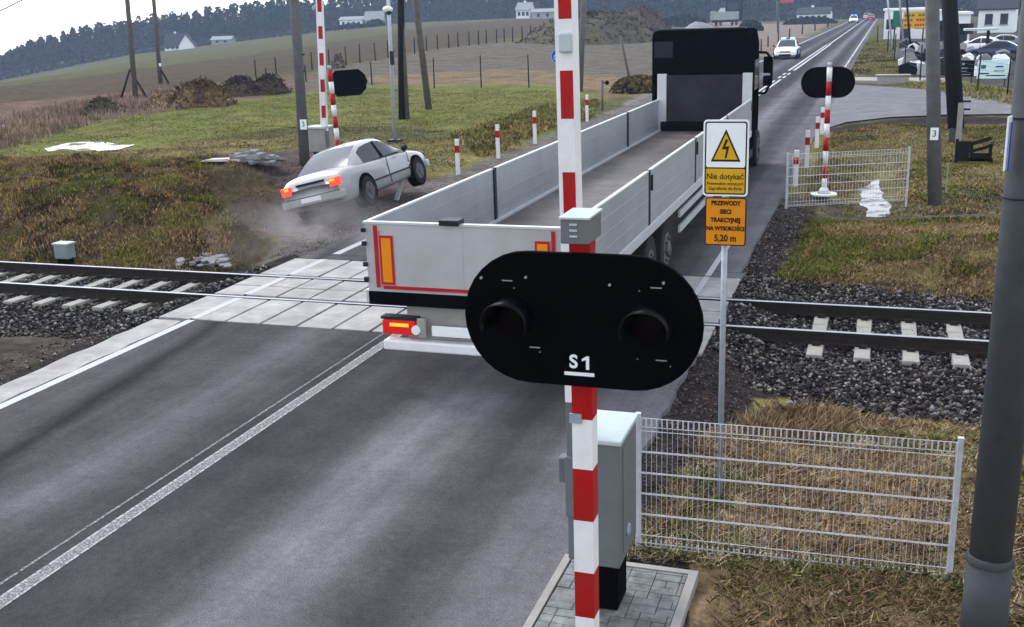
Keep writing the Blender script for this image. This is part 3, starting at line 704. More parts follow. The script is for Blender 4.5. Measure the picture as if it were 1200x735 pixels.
for (qx, qz) in ((-.41, .21), (-.26, -.165), (.45, -.19), (.42, .21)): bo.b2(bx+qx-.03, bx+qx+.03, -.134, -.13, bz+qz-.003, bz+qz+.003)
bo.build('bolt', 'palecon', back)
for cx in (-.385, .385):
    ho = MB(); n = 18; r0, r1 = .115, .125; z0 = bz+.0
    vs = []; fs = []
    for k in range(n+1):
        t = math.pi*(-.12)+math.pi*1.24*k/n
        for (yy, rr_) in ((-.13, r0), (-.36+.05*abs(math.cos(t)), r1)): vs.append((bx+cx+rr_*math.cos(t), yy, z0+rr_*math.sin(t)))
    for k in range(n): fs.append((2*k, 2*k+1, 2*k+3, 2*k+2))
    ho.add(vs, fs, 0, True); lh = ho.build('lamp_hood', 'hood', sm0)
    sd = lh.modifiers.new('thick', 'SOLIDIFY'); sd.thickness = .006
    le = MB(); le.ball((bx+cx, -.135, z0), .105, 16, 0, (1, .3, 1)); le.build('lens', 'lens', lh)
text('lettering', 'S', .105, (-.024, -.1315, at(681, 425, SY-.13).z), sm0, 'signwhite', bold=.0030)
zc1 = at(681, 425, SY-.13).z; h_ = .0385
q = MB(); q.prism([(.047, zc1-h_), (.065, zc1-h_), (.065, zc1+h_), (.050, zc1+h_), (.024, zc1+h_*.55), (.024, zc1+h_*.20), (.047, zc1+h_*.48)], -.1325, -.1305); q.build('lettering', 'signwhite', sm0)
x_ = at(679, 438, SY-.13); lp = MB(); lp.b2(x_.x-SX-.085, x_.x-SX+.085, -.133, -.1305, x_.z-.012, x_.z+.008); lp.build('name_strip', 'signwhite', sm0)
bxm = MB(); bxm.b2(-.078, .078, -.16, .12, zt+.005, zt+.14); jb = bxm.build('junction_box', 'grey', sm0, bevel=.006)
lid = MB(); lid.b2(-.084, .084, -.17, .13, zt+.14, zt+.15); lid.build('lid', 'ltgrey', jb)
vt = MB()
for k in range(3): vt.box((-.005, -.163, zt+.048+k*.032), (.042, .012, .010))
vt.build('vent', 'ltgrey', jb)

# ------------------------------------------------------------------ near barrier machine with raised arm
bc = at(715, 700, 6.95); BX, BY = -1.86, 6.98
ba = empty('level_crossing_barrier', (BX, BY, 0), 'near barrier machine in a grey cabinet with its striped arm raised, behind the large signal', 'crossing barrier')
ztop = at(715, 522, BY-.22).z; zbot = at(715, 666, BY-.22).z
xl_, xr_ = at(664, 600, BY-.22).x-BX, at(726, 600, BY-.22).x-BX
cb = MB(); cb.b2(xl_+.10, xr_, -.22, .34, zbot, ztop); cab = cb.build('cabinet', 'grey', ba, bevel=.012)
cb = MB(); cb.b2(xl_+.08, xr_+.015, -.235, .355, ztop, ztop+.035); cb.build('lid', 'ltgrey', cab, bevel=.008)
cb = MB(); cb.b2(xr_, xr_+.006, -.12, .25, zbot+.08, ztop-.06); cb.build('door', 'grey', cab, bevel=.003)
cb = MB(); cb.tube((xr_+.006, .02, zbot+.2), (xr_+.02, .02, zbot+.2), .05, .045, 14); cb.build('handle', 'galv', cab)
pdm = MB(); pdm.b2(xr_-.30, xr_-.04, -.12, .18, .06, zbot); pdm.build('pedestal', 'black', ba, bevel=.01)
dr = MB(); dr.tube((xl_+.12, -.15, .06), (xl_+.12, -.15, zbot), .012, .012, 8); dr.build('earthing_rod', 'steel', ba)
cw = MB(); cw.b2(xl_, xl_+.09, -.20, -.10, zbot+.02, at(670, 468, BY-.2).z); cw.b2(xl_-.01, xl_+.10, -.22, -.02, at(670, 605, BY-.2).z, at(670, 535, BY-.2).z)
cw.box((xl_-.035, -.12, at(655, 553, BY-.2).z), (.07, .10, .19)); cw.build('counterweight_arm', 'grey', ba, bevel=.01)
a0 = at(675, 468, BY-.15)-Vector((BX, BY, 0)); a1 = at(663, -10, BY-.15)-Vector((BX, BY, 0))
arm = MB(); AL = 4.6
dirv = (a1-a0).normalized(); u_ = Vector((1, 0, 0)); side_ = dirv.cross(Vector((0, 1, 0))).normalized(); R = Matrix((side_, dirv.cross(side_)*-1, dirv)).transposed()
hw_, hd_ = .058, .075
arm.box(a0+dirv*AL/2, (2*hw_, 2*hd_, AL), 1, R=R)
zred = [(at(665, b, BY-.15).z, at(665, a, BY-.15).z) for a, b in ((82, 138), (200, 255), (-50, 22), (320, 390))]
fr = Vector(R.col[1]); fr = -fr if fr.y > 0 else fr
for z0, z1 in zred:
    s0_, s1_ = (z0-a0.z)/dirv.z, (z1-a0.z)/dirv.z
    arm.box(a0+dirv*(s0_+s1_)/2+fr*(hd_+.001)-side_*.012, (2*hw_-.03, .004, abs(s1_-s0_)), 0, R=R)
for k in range(3): 
    s0_ = (zred[2][1]-a0.z)/dirv.z+.45+k*.85; arm.box(a0+dirv*(s0_+.2)+fr*(hd_+.001)-side_*.012, (2*hw_-.03, .004, .38), 0, R=R)
ar = arm.build('barrier_arm', ['red', 'white'], ba, bevel=.003)
lm = MB(); c_ = at(663, 50, BY-.24)-Vector((BX, BY, 0)); lm.box(c_, (.085, .05, .12), 0, R=R); lm.build('arm_lamp', 'ltgrey', ar, bevel=.012)

# paved pad
pad = MB(); px0, px1, py0, py1 = -2.22, -1.14, 5.2, 7.60
gx = px0+.06
row = 0; y = py0
while y < py1-.07:
    x = px0+.07
    while x < px1-.08:
        if random.random() < .5: wx_, n_ = .20, 1
        else: wx_, n_ = .10, 1
        e = min(x+wx_, px1-.075)
        if e-x > .03: pad.b2(x+.003, e-.003, y+.003, min(y+.10, py1-.065)-.003, -.05, .05+random.uniform(-.003, .003), 0)
        x += wx_
    y += .10
pad.b2(px0+.06, px1-.07, py0, py1-.06, -.06, .035, 2)
pad.b2(px0, px0+.06, py0, py1, -.06, .06, 1); pad.b2(px1-.07, px1, py0, py1, -.06, .06, 1); pad.b2(px0+.06, px1-.07, py1-.06, py1, -.06, .06, 1)
pad.build('paved_pad', ['paver', 'palecon', 'soil'], kind='structure')

# ------------------------------------------------------------------ near and far mesh fences
def mesh_fence(name, p0, p1, H, label, wire, nw=None, hr=.004, zoff=.06, pitch=.05, rung=1.3):
    p0, p1 = Vector(p0), Vector(p1); L_ = (p1-p0).length; d = (p1-p0).normalized(); rz = math.atan2(d.y, d.x)
    r = empty(name, p0, label, 'fence', rz=rz)
    for q in (0, L_): 
        ps = MB(); ps.b2(q-.02, q+.02, -.02, .02, -.1, H+.02); ps.b2(q-.023, q+.023, -.023, .023, H+.02, H+.03); ps.build('post', 'fencewhite', r, bevel=.003)
    pn = MB(); nz = int(L_/pitch)
    for k in range(nz):
        x = .03+(L_-.06)*k/(nz-1)
        pn.tube((x, -.028, zoff), (x, -.028, H), wire, wire, 4, caps=False, smooth=False)
        for za, zb in ((H-.075, H), (zoff+.02, zoff+.09)):
            pass
    for z in (H, H-.075, H-.11, zoff+.10, zoff+.03, zoff+.0):
        pn.tube((.02, -.033, z), (L_-.02, -.033, z), hr, hr, 4, smooth=False)
    for k in range(1, 5):
        z = zoff+.1+(H-.11-zoff-.1)*k/5
        pn.tube((.02, -.033, z), (L_-.02, -.033, z), hr, hr, 4, smooth=False); pn.tube((.02, -.023, z+.004), (L_-.02, -.023, z+.004), hr, hr, 4, smooth=False)
    # ladder bands at top and bottom
    for k in range(nz):
        x = .03+(L_-.06)*k/(nz-1)
        pn.b2(x-wire*rung, x+wire*rung, -.040, -.034, H-.075, H)
        pn.b2(x-wire*rung, x+wire*rung, -.040, -.034, zoff, zoff+.06)
    pn.build('mesh_panel', 'fencewhite', r)
M['fencewhite'] = pm('galvanised_white_wire', (.52, .53, .57), .45, .1, var=.1, scale=12, dirt=.4, dirtcol=(.25, .2, .16))
f0, f1 = G(745, 644), G(1112, 677)
f0.x += .02
mesh_fence('mesh_fence', f0, f1, 1.19, 'white wire mesh fence panel in the right foreground, beside the grey cabinet', .0023, hr=.0036, pitch=.042, rung=2.6)
g0, g1 = G(921, 245), G(1061, 246)
mesh_fence('mesh_fence', g0, g1, 1.22, 'white wire mesh fence panel beyond the rails, in front of the far signal mast', .004, hr=.006, pitch=.07)

# ------------------------------------------------------------------ warning sign post
pb = G(843, 585)
sp_ = empty('warning_sign_post', pb, 'metal post with a high voltage warning sign and an orange height sign, by the track', 'road sign')
def rrect(x0, x1, z0, z1, r, n=5):
    P = []
    for cx, cz, a0_ in ((x1-r, z0+r, -90), (x1-r, z1-r, 0), (x0+r, z1-r, 90), (x0+r, z0+r, 180)):
        for k in range(n+1): t = rad(a0_+90*k/n); P.append((cx+r*math.cos(t), cz+r*math.sin(t)))
    return P
YP = pb.y-.05
tl, tr_, bl_, br_ = [at(*q, YP)-pb for q in ((825, 138), (878, 143), (823, 226), (876, 234))]
tz = (tl.z+tr_.z)/2; b1 = (bl_.z+br_.z)/2; sx0, sx1 = (tl.x+bl_.x)/2, (tr_.x+br_.x)/2; scx = (sx0+sx1)/2
o0 = at(827, 229, YP)-pb; o1 = at(873, 289, YP)-pb; b2_ = (at(830, 285, YP).z+at(872, 291, YP).z)/2-pb.z
po = MB(); po.tube((0, 0, -.2), (scx, .0, tz-.03), .026, .026, 12); po.build('post', 'galv', sp_)
yb = -.048
def plate(pr, nm, poly, y0, y1, mat): 
    m_ = MB(); m_.prism(poly, y0, y1); return m_.build(nm, mat, pr)
w1 = plate(sp_, 'warning_plate', rrect(sx0, sx1, b1, tz, .03), yb, yb+.012, 'signwhite')
bd_ = .014
plate(w1, 'border', rrect(sx0+bd_, sx1-bd_, b1+bd_, tz-bd_, .022), yb-.0015, yb-.0003, 'ink')
zdiv = b1+(tz-b1)*.375
plate(w1, 'white_field', rrect(sx0+bd_+.012, sx1-bd_-.012, zdiv+.004, tz-bd_-.012, .015), yb-.003, yb-.0018, 'signwhite')
plate(w1, 'yellow_field', rrect(sx0+bd_+.012, sx1-bd_-.012, b1+bd_+.012, zdiv-.008, .012), yb-.003, yb-.0018, 'yellow')
sw = sx1-sx0; tw = sw*.66; zt0 = zdiv+(tz-zdiv)*.13; th_ = (tz-zdiv)*.68
plate(w1, 'triangle_border', [(scx-tw/2, zt0), (scx+tw/2, zt0), (scx, zt0+th_)], yb-.0045, yb-.0033, 'ink')
k_ = .80; c0 = zt0+th_*.33
plate(w1, 'triangle', [(scx-tw/2*k_, c0+(zt0-c0)*k_), (scx+tw/2*k_, c0+(zt0-c0)*k_), (scx, c0+(zt0+th_-c0)*k_)], yb-.006, yb-.0048, 'yellow')
u1 = th_
bolt = [(-.02, .66), (.10, .62), (.02, .44), (.15, .44), (.02, .12), (.05, .32), (-.08, .34)]
bolt = [(.02, .70), (.10, .67), (-.0, .46), (.14, .48), (.05, .10), (-.01, .11), (.045, .38), (-.11, .38)]
plate(w1, 'lightning_bolt', [(scx+p[0]*u1*.9-.005, zt0+p[1]*u1) for p in bolt][::-1], yb-.0075, yb-.0063, 'ink')
iw = sw-2*bd_-.03
hfield = zdiv-b1
text('lettering', 'Nie dotykać', .072*sw/.40, (scx, yb-.0035, b1+hfield*.69), w1, 'ink', xs=.92, bold=.0010)
text('lettering', 'Przewodów wiszących', .040*sw/.40, (scx, yb-.0035, b1+hfield*.44), w1, 'ink', xs=.88, bold=.0005)
text('lettering', 'Zagrożenie dla życia', .040*sw/.40, (scx, yb-.0035, b1+hfield*.27), w1, 'ink', xs=.88, bold=.0005)
ox0, ox1 = o0.x-.002, o1.x+.004
oz1 = b1-.012
w2 = plate(sp_, 'height_plate', rrect(ox0, ox1, b2_, oz1, .025), yb, yb+.012, 'ink')
plate(w2, 'orange_field', rrect(ox0+.010, ox1-.010, b2_+.010, oz1-.010, .018), yb-.0015, yb-.0003, 'orange')
hh = oz1-b2_; ocx = (ox0+ox1)/2
for k, (s_, sz_) in enumerate((('PRZEWODY', .054), ('SIECI', .054), ('TRAKCYJNEJ', .054), ('NA WYSOKOŚCI', .050), ('5,20 m', .082))):
    text('lettering', s_, sz_*(ox1-ox0)/.36, (ocx, yb-.003, oz1-hh*(.12+.175*k+(.03 if k == 4 else 0))), w2, 'ink', xs=.86, bold=.0022 if k == 4 else .0024)

# ------------------------------------------------------------------ far signal mast on a round base
def band_list(z0, z1, n): return [z0+(z1-z0)*k/n for k in range(1, n)]
fm = empty('signal_mast', G(965, 236)+Vector((0, 0, .13)), 'red and white signal mast standing on a round white base beyond the rails', 'railway signal')
mb = MB(); zt2 = top_z(965, 79, fm.location)-fm.location.z
for k in range(9):
    a, b_ = .10+(zt2-.10)*k/9, .10+(zt2-.10)*(k+1)/9; mb.tube((0, 0, a), (0, 0, b_), .062, .062, 14, (k+1) % 2 if True else 0)
mb.build('mast', ['red', 'white'], fm)
m2 = MB(); m2.tube((0, 0, zt2), (0, 0, zt2+.11), .05, .05, 12); m2.build('mast_cap', 'galv', fm)
m2 = MB(); m2.tube((0, 0, .02), (0, 0, .06), .30, .30, 24); m2.tube((0, 0, .06), (0, 0, .2), .16, .07, 16); m2.build('base_flange', 'white', fm)
m2 = MB(); m2.tube((0, 0, -.25), (0, 0, .0), .12, .12, 12); m2.build('footing', 'darkconc', fm)
zb = (top_z(965, 97, fm.location))-fm.location.z
m2 = MB(); m2.prism(capsule(1.20, .70, 14, -.03, zb), .09, .13); fb = m2.build('lamp_board', 'black', fm)
for cx in (-.35, .35):
    q_ = MB(); q_.tube((cx, .13, zb), (cx, .35, zb), .13, .13, 16); q_.build('lamp_hood', 'black', fm)

# ------------------------------------------------------------------ far left signal mast and barrier
lmst = empty('signal_mast', G(398, 190), 'red and white signal mast with a turned black board, behind the pale crashed car', 'railway signal')
zt3 = top_z(388, 82, lmst.location)-lmst.location.z
mb = MB()
for k in range(8): mb.tube((0, 0, .0+zt3*k/8), (0, 0, zt3*(k+1)/8), .08, .08, 12, (k+1) % 2)
lean_l = rad(-2.2)
mb.build('mast', ['red', 'white'], lmst)
zb3 = top_z(388, 99, lmst.location)-lmst.location.z
Rm = Matrix.Translation((.30, .55, 0))@Matrix.Rotation(rad(42), 4, 'Z')
oct_ = [(.50, -.20), (.50, .20), (.32, .40), (-.32, .40), (-.50, .20), (-.50, -.20), (-.32, -.40), (.32, -.40)]
m2 = MB(); m2.prism([(p[0]*1.15, zb3+p[1]) for p in oct_], -.04, .04, frame=Rm); m2.build('lamp_board', 'black', lmst)
m2 = MB(); m2.tube(Rm@Vector((.35, .04, zb3+.02)), Rm@Vector((.62, .35, zb3+.0)), .12, .13, 12); m2.build('lamp_hood', 'black', lmst)
m2 = MB(); m2.tube((0, 0, zt3), (0, 0, zt3+.14), .06, .06, 10); m2.build('mast_cap', 'galv', lmst)
lmst.rotation_euler = (0, lean_l, 0)
lb = empty('level_crossing_barrier', G(384, 186), 'far barrier machine with its striped arm raised, beside the left concrete pole', 'crossing barrier')
q_ = MB(); q_.b2(-.55, .10, -.3, .35, .25, 1.0); q_.build('cabinet', 'palecon', lb, bevel=.02)
q_ = MB(); q_.b2(-.60, .14, -.35, .40, 1.0, 1.05); q_.build('lid', 'ltgrey', lb)
q_ = MB(); q_.b2(-.4, 0, -.15, .2, 0, .25); q_.build('pedestal', 'steel', lb)
za = top_z(384, 153, lb.location)-lb.location.z
q_ = MB(); q_.b2(-.09, .13, -.2, -.02, .4, za); q_.build('counterweight_arm', 'grey', lb)
q_ = MB(); A0 = Vector((.02, -.1, za)); A1 = at(372, -60, lb.location.y-.1)-lb.location; dd = (A1-A0); nseg = 17; dd = dd*1.25
sd_ = dd.normalized().cross(Vector((0, 1, 0))).normalized(); RR_ = Matrix((sd_, dd.normalized().cross(sd_)*-1, dd.normalized())).transposed()
q_.box(A0+dd/2, (.20, .14, dd.length), 1, R=RR_)
for k in range(nseg):
    if k % 2: q_.box(A0+dd*(k+.5)/nseg-Vector((0, .072, 0))-sd_*.03, (.15, .004, dd.length/nseg*.95), 0, R=RR_)
q_.build('barrier_arm', ['red', 'white'], lb)

# ------------------------------------------------------------------ poles
def pole(name, base, top, r0, r1, mat, label, cat='pole', n=14, z_extra=3.0):
    "base and top are picture points on the pole axis"
    b_ = G(*base); t_ = at(*top, b_.y); d = t_-b_; d = d*((d.length+z_extra)/d.length)
    r = empty(name, b_, label, cat); MB().tube((0, 0, -.3), d, r0, r1, n).build('shaft', mat, r)
    return r, d
cp_, cpd = pole('concrete_pole', (357, 192), (345, 0), .15, .12, 'concrete', 'grey concrete mast left of the far barrier, with a small white number plate', 'mast')
c_ = at(355.5, 146, cp_.location.y-.17)-cp_.location
q_ = MB(); q_.box(c_, (.20, .01, .27)); q_.build('number_plate', 'signwhite', cp_)
text('lettering', '3', .2, (c_.x, c_.y-.008, c_.z), cp_, 'ink')
b0 = at(346, 66, cp_.location.y)-cp_.location; b1_ = at(347, 87, cp_.location.y)-cp_.location
q_ = MB(); q_.path([b0+Vector((.3, 0, .05)), b0, b1_, b1_+Vector((.28, 0, .08))], .02, 6); q_.build('bracket', 'steel', cp_)
wp, wd_ = pole('wooden_pole', (159, 117), (149, 0), .17, .13, 'wood', 'leftmost dark wooden pole with two short braces at its foot, on the reed edge', 'pole')
q_ = MB(); q_.tube((-.9, -.3, 0), (-.15, 0, 1.9), .07, .06, 8); q_.tube((.75, .2, 0), (-.15, 0, 1.9), .07, .06, 8); q_.build('brace', 'tarwood', wp)
wp2, wd2 = pole('wooden_pole', (188, 98), (180, 0), .18, .14, 'wood', 'second dark wooden pole from the left, standing left of the soil heaps', 'pole')
q_ = MB(); q_.tube((.9, 0, -.2), (.1, 0, 1.3), .09, .08, 8); q_.build('brace', 'tarwood', wp2)
c_ = at(187.5, 76, wp2.location.y-.2)-wp2.location; q_ = MB(); q_.box(c_, (.2, .03, .25)); q_.build('number_plate', 'signwhite', wp2)
kp_, kd = pole('camera_pole', (463, 166), (455, 0), .075, .06, 'galvpole', 'slim pale metal pole carrying a white dome camera', 'camera pole')
c_ = at(455, 11, kp_.location.y)-kp_.location
q_ = MB(); q_.ball(c_+Vector((.0, -.05, 0)), .16, 14, 0, (1.2, 1, .75)); cmh = q_.build('camera_housing', 'white', kp_)
q_ = MB(); q_.ball(c_+Vector((.05, -.08, -.1)), .10, 12); q_.build('lens_dome', 'glass', cmh)
c_ = at(459.5, 68, kp_.location.y-.1)-kp_.location; q_ = MB(); q_.box(c_, (.12, .12, .48)); q_.build('control_box', 'steel', kp_)
q_ = MB(); q_.b2(-.22, .22, -.22, .22, -.1, .08); q_.build('footing', 'steel', kp_)
tp, td = pole('wooden_pole', (471, 140), (469.5, 0), .17, .14, 'tarwood', 'upright black tarred pole right beside the slim camera pole', 'pole')
q_ = MB(); q_.tube((.28, 0, -.2), (.28+.0*td.x, 0, td.z*.9), .10, .08, 10); q_.build('stay', 'wood', tp)
lp_, ld = pole('wooden_pole', (503, 128), (487, 0), .17, .14, 'wood', 'weathered wooden pole leaning left, between the camera pole and the bollards', 'pole')
gp, gd = pole('concrete_pole', (679, 107), (684, 0), .18, .15, 'concrete', 'grey concrete pole just behind the raised near barrier arm', 'pole')
rp, rd = pole('concrete_pole', (1097, 241), (1093, 0), .155, .14, 'concrete', 'grey concrete mast right of the far white fence, with a white number plate', 'mast')
c_ = at(1095, 157, rp.location.y-.18)-rp.location
q_ = MB(); q_.box(c_, (.17, .01, .27)); q_.build('number_plate', 'signwhite', rp); text('lettering', '3', .2, (c_.x, c_.y-.008, c_.z), rp, 'ink')
q_ = MB(); q_.b2(.17, .20, -.02, .02, .3, .95); q_.build('cable_duct', 'palecon', rp)
# twin dark pole with concrete stubs
b_ = G(1121, 152); tw_ = empty('twin_pole', G(1124, 167), 'pair of leaning black tarred poles on concrete stubs, right of the concrete mast', 'pole')
bl0 = tw_.location
for (qx, qt, mt) in ((1117, 1107, 'tarwood'), (1124, 1114, 'tarwood')):
    p0_ = at(qx, 150, bl0.y)-bl0; p1_ = at(qt, -40, bl0.y)-bl0
    q_ = MB(); q_.tube(p0_, p1_, .17, .15, 10); q_.build('shaft', mt, tw_)
for qx, dz in ((1126, 120), (1116, 150)):
    q_ = MB(); pt_ = at(qx, dz, bl0.y)-bl0; q_.box((pt_.x, -.16, pt_.z/2), (.17, .12, pt_.z)); q_.build('stub', 'palecon' if qx > 1120 else 'darkconc', tw_)
q_ = MB()
for zc in (.9, 1.15): q_.b2(-.45, .25, -.06, .06, zc-.03+.15, zc+.03+.15)
q_.build('clamp', 'steel', tw_)
# big near pole at the right edge
pl = Vector((.90, 7.42, h1(.90, 7.42)))
np_ = empty('concrete_pole', pl, 'thick dark grey pole at the right foreground edge, with a collar near its foot', 'pole')
p1_ = at(1212, 130, 7.5)-pl; zc = at(1146, 650, 7.42).z; fz = zc/p1_.z
q_ = MB(); q_.tube((0, 0, -.2), p1_*fz, .158, .150, 28); q_.tube(p1_*(fz*1.03), p1_*1.5, .139, .128, 28); q_.build('shaft', 'darkconc', np_)
q_ = MB(); q_.tube(p1_*(fz-.010), p1_*(fz*1.035), .160, .150, 28); q_.build('collar', 'concdk', np_, bevel=.006)
q_ = MB()
for py_ in (138, 232): 
    zz = at(1200, py_, 7.42).z; q_.tube(p1_*(zz/p1_.z), p1_*((zz+.012)/p1_.z), .1425, .1425, 24)
q_.build('steel_band', 'steel', np_)
c_ = at(1181, 168, 7.35)-pl; q_ = MB(); R_ = Matrix.Rotation(rad(72), 3, 'Z'); q_.box(c_, (.10, .008, .33), 0, R=R_); bp_ = q_.build('sign_plate', 'signwhite', np_)
q_ = MB(); q_.box(c_+Vector((.012, -.012, -.02)), (.02, .006, .30), 0, R=R_); q_.box(c_+Vector((-.006, -.004, -.0)), (.06, .012, .12), 0, R=R_); q_.build('blue_band', 'blue', bp_)

# posts along the left of the road beyond the crossing
pp = empty('marker_post', G(706, 130), 'thin dark post with a round black lamp, left of the road before the cab', 'post')
zt_ = top_z(705, 94, pp.location)-pp.location.z
q_ = MB(); q_.tube((0, 0, 0), (0, 0, zt_), .05, .05, 10); q_.build('shaft', 'concrete', pp)
q_ = MB(); q_.ball((.22, 0, zt_-.12), .10, 12); q_.b2(0, .2, -.02, .02, zt_-.14, zt_-.1); q_.build('lamp', 'black', pp)
lw, lwd = pole('leaning_post', (740, 98), (727, 42), .09, .08, 'wood', 'weathered wooden post leaning left, behind the truck cab', 'post', z_extra=0)
# blue round sign behind the raised arm
bs = empty('round_sign', G(668, 122), 'round blue sign with a white symbol, half hidden behind the raised near arm', 'road sign')
cc_ = at(655, 66, bs.location.y)-bs.location
q_ = MB(); q_.tube((cc_.x, 0.02, 0), (cc_.x, .02, cc_.z), .03, .03, 8); q_.build('post', 'galv', bs)
q_ = MB(); q_.tube((cc_.x, 0, cc_.z), (cc_.x, -.03, cc_.z), .42, .42, 28); sgn = q_.build('sign_face', 'blue', bs)
q_ = MB()
for k in range(20):
    t0, t1 = 2*math.pi*k/20, 2*math.pi*(k+1)/20
    q_.tube((cc_.x+.38*math.cos(t0), -.032, cc_.z+.38*math.sin(t0)), (cc_.x+.38*math.cos(t1), -.032, cc_.z+.38*math.sin(t1)), .012, .012, 4)
for dx in (-.14, .14):
    for k in range(12):
        t0, t1 = 2*math.pi*k/12, 2*math.pi*(k+1)/12
        q_.tube((cc_.x+dx+.11*math.cos(t0), -.034, cc_.z-.06+.11*math.sin(t0)), (cc_.x+dx+.11*math.cos(t1), -.034, cc_.z-.06+.11*math.sin(t1)), .018, .018, 4)
q_.path([(cc_.x-.14, -.034, cc_.z-.06), (cc_.x-.04, -.034, cc_.z+.12), (cc_.x+.12, -.034, cc_.z+.12), (cc_.x+.14, -.034, cc_.z-.06)], .016, 4)
q_.build('symbol', 'signwhite', sgn)

# ------------------------------------------------------------------ guide posts (bollards)
def guide_post(p, H, label, redside=-1, lean=(0, 0)):
    r = empty('guide_post', p, label, 'bollard', 'red and white guide posts along the road'); r.rotation_euler = (lean[0], lean[1], 0)
    q = MB(); q.prism([(-.06, 0), (.06, 0), (.06, H), (-.06, H+.0)], -.03, .03); q.build('body', 'white', r, bevel=.01)
    q = MB(); q.b2(-.064, .064, -.034, .034, H*.62, H*.82); q.build('red_band', 'red', r)
    return r
for (px, py, pt, lab) in ((537, 205, 163, 'nearest of the standing red and white posts left of the truck bed'), (584, 186, 146, 'second red and white post left of the truck bed'),
                          (627, 169, 130, 'third red and white post left of the truck, just left of the raised arm'), (688, 143, 111, 'farthest red and white post left of the truck, right of the raised arm'),
                          (932, 219, 176, 'nearest of the red and white posts on the right verge, at the far fence corner'), (945, 197, 153, 'second red and white post on the right verge'),
                          (957, 174, 137, 'third red and white post on the right verge, by the far mast'), (963, 158, 126, 'farthest red and white post on the right verge, behind the far mast')):
    p = G(px, py); guide_post(p, top_z(px, pt, p)-p.z, lab)
p = G(464, 234); p.z -= .05; gp_ = guide_post(p, 1.05, 'white guide post knocked over beside the crashed car', lean=(0, rad(20)))

# ------------------------------------------------------------------ field fences
def post_fence(name, pts, label, mat='tarwood', wires=3, r=.045):
    b0_ = G(pts[0][0], pts[0][2]); root = empty(name, b0_, label, 'fence'); P = []
    for px, pt, pb_ in pts:
        g_ = G(px, pb_); h_ = max(.7, min(2.2, top_z(px, pt, g_)-g_.z)); P.append((g_-b0_, h_))
        rr_ = r*max(1, g_.length/70)
        q = MB(); q.tube(g_-b0_-Vector((0, 0, .2)), g_-b0_+Vector((random.uniform(-.04, .04), 0, h_)), rr_, rr_*.9, 6); q.build('post', mat, root)
    q = MB()
    for (a, ha), (b_, hb) in zip(P[:-1], P[1:]):
        for k in range(wires): f = .35+.55*k/max(1, wires-1); q.tube(a+Vector((0, 0, ha*f)), b_+Vector((0, 0, hb*f)), .008, .008, 4, caps=False)
    q.build('wire', 'steel', root)
post_fence('field_fence', [(300, 70, 90), (324, 67, 88), (346, 63, 86), (366, 61, 82), (386, 58, 80), (406, 55, 77), (422, 52, 74), (440, 50, 71), (455, 48, 68), (470, 46, 66), (486, 44, 63), (500, 43, 60), (513, 41, 58), (526, 40, 56.5), (537, 38, 55), (550, 37, 54), (561, 36, 53), (570, 35, 51.5), (582, 34, 50.5), (591, 33, 49.5), (601, 32, 49), (612, 31, 48), (622, 30, 47), (633, 30, 46.5), (643, 29, 46)],
           'long fence of dark posts and wire between the field and the track')
post_fence('wire_fence', [(312, 79, 92), (359, 76, 96), (436, 72, 100), (509, 68, 103), (564, 65, 103), (620, 64, 103)], 'sparse fence of thin dark posts on the green meadow', wires=2)
post_fence('roadside_fence', [(872, 60, 72), (880, 53, 66), (892, 46, 60), (900, 42, 55), (912, 38, 50), (925, 33, 45), (940, 29, 40), (955, 26, 36), (970, 23, 32)], 'low dark roadside fence left of the oncoming white car', wires=3)
post_fence('yard_fence', [(1028, 30, 50), (1040, 36, 62), (1048, 40, 72), (1060, 46, 85), (1078, 52, 97), (1112, 58, 102), (1145, 62, 108), (1180, 66, 113), (1230, 72, 120)], 'dark wire fence round the yard right of the road', wires=6, r=.04)

# ------------------------------------------------------------------ mounds
def mound(name, px, py, wpx, H, dep, mat, label, cat, rough=.35, res=40, seed=0, tintpal=None):
    c = G(px, py); wd = wpx/F*c.length; mb = MB(); vs = []; fs = []
    n, m_ = res, 14
    for j in range(m_+1):
        rj = j/m_
        for k in range(n):
            t = 2*math.pi*k/n; e = 1+.25*(float(vnoise(np.array([2*math.cos(t)+seed]), np.array([2*math.sin(t)+5]), 3)[0])-.5)*2
            x = wd/2*rj*math.cos(t)*e; y = dep/2*rj*math.sin(t)*e
            nz = float(fbm(np.array([x*1.1+seed*9]), np.array([y*1.1]), 7)[0])
            z = H*(1-rj**2.2)*(1-rough+rough*2.4*nz)
            vs.append((x, y, z-.12*rj+h1(c.x+x, c.y+y)-c.z))
    for j in range(m_):
        for k in range(n): fs.append((j*n+k, (j+1)*n+k, (j+1)*n+(k+1) % n, j*n+(k+1) % n))
    mb.add(vs, fs, 0, True)
    o = mb.build(name, mat, label=label, cat=cat); o.location = c; return o
def clods(o, n, size, pal, label=None):
    me = o.data; V = np.array([v.co[:] for v in me.vertices]); N0 = len(V)
    k = RNG.integers(0, N0, n); P = V[k]+RNG.normal(0, 1, (n, 3))*np.array([size, size, size*.5])*1.2
    u = RNG.normal(0, 1, (n, 3)); u /= np.linalg.norm(u, axis=1)[:, None]; v = np.cross(u, RNG.normal(0, 1, (n, 3))); v /= np.linalg.norm(v, axis=1)[:, None]
    s = size*RNG.uniform(.4, 1.5, (n, 1)); Q = np.stack([P-u*s, P+v*s*.35, P+u*s, P-v*s*.35], 1).reshape(-1, 3)
    c = np.array(pal)[RNG.choice(len(pal), n)]*RNG.uniform(.5, 1.5, (n, 1))
    np_mesh('loose_cover', Q, np.arange(len(Q)).reshape(-1, 4), 'leaf', np.repeat(c, 4, 0), parent=o, kind='stuff')
M['hay'] = pm('matted_dry_brush', (.115, .075, .036), .95, var=.7, scale=5, bump=1.0)
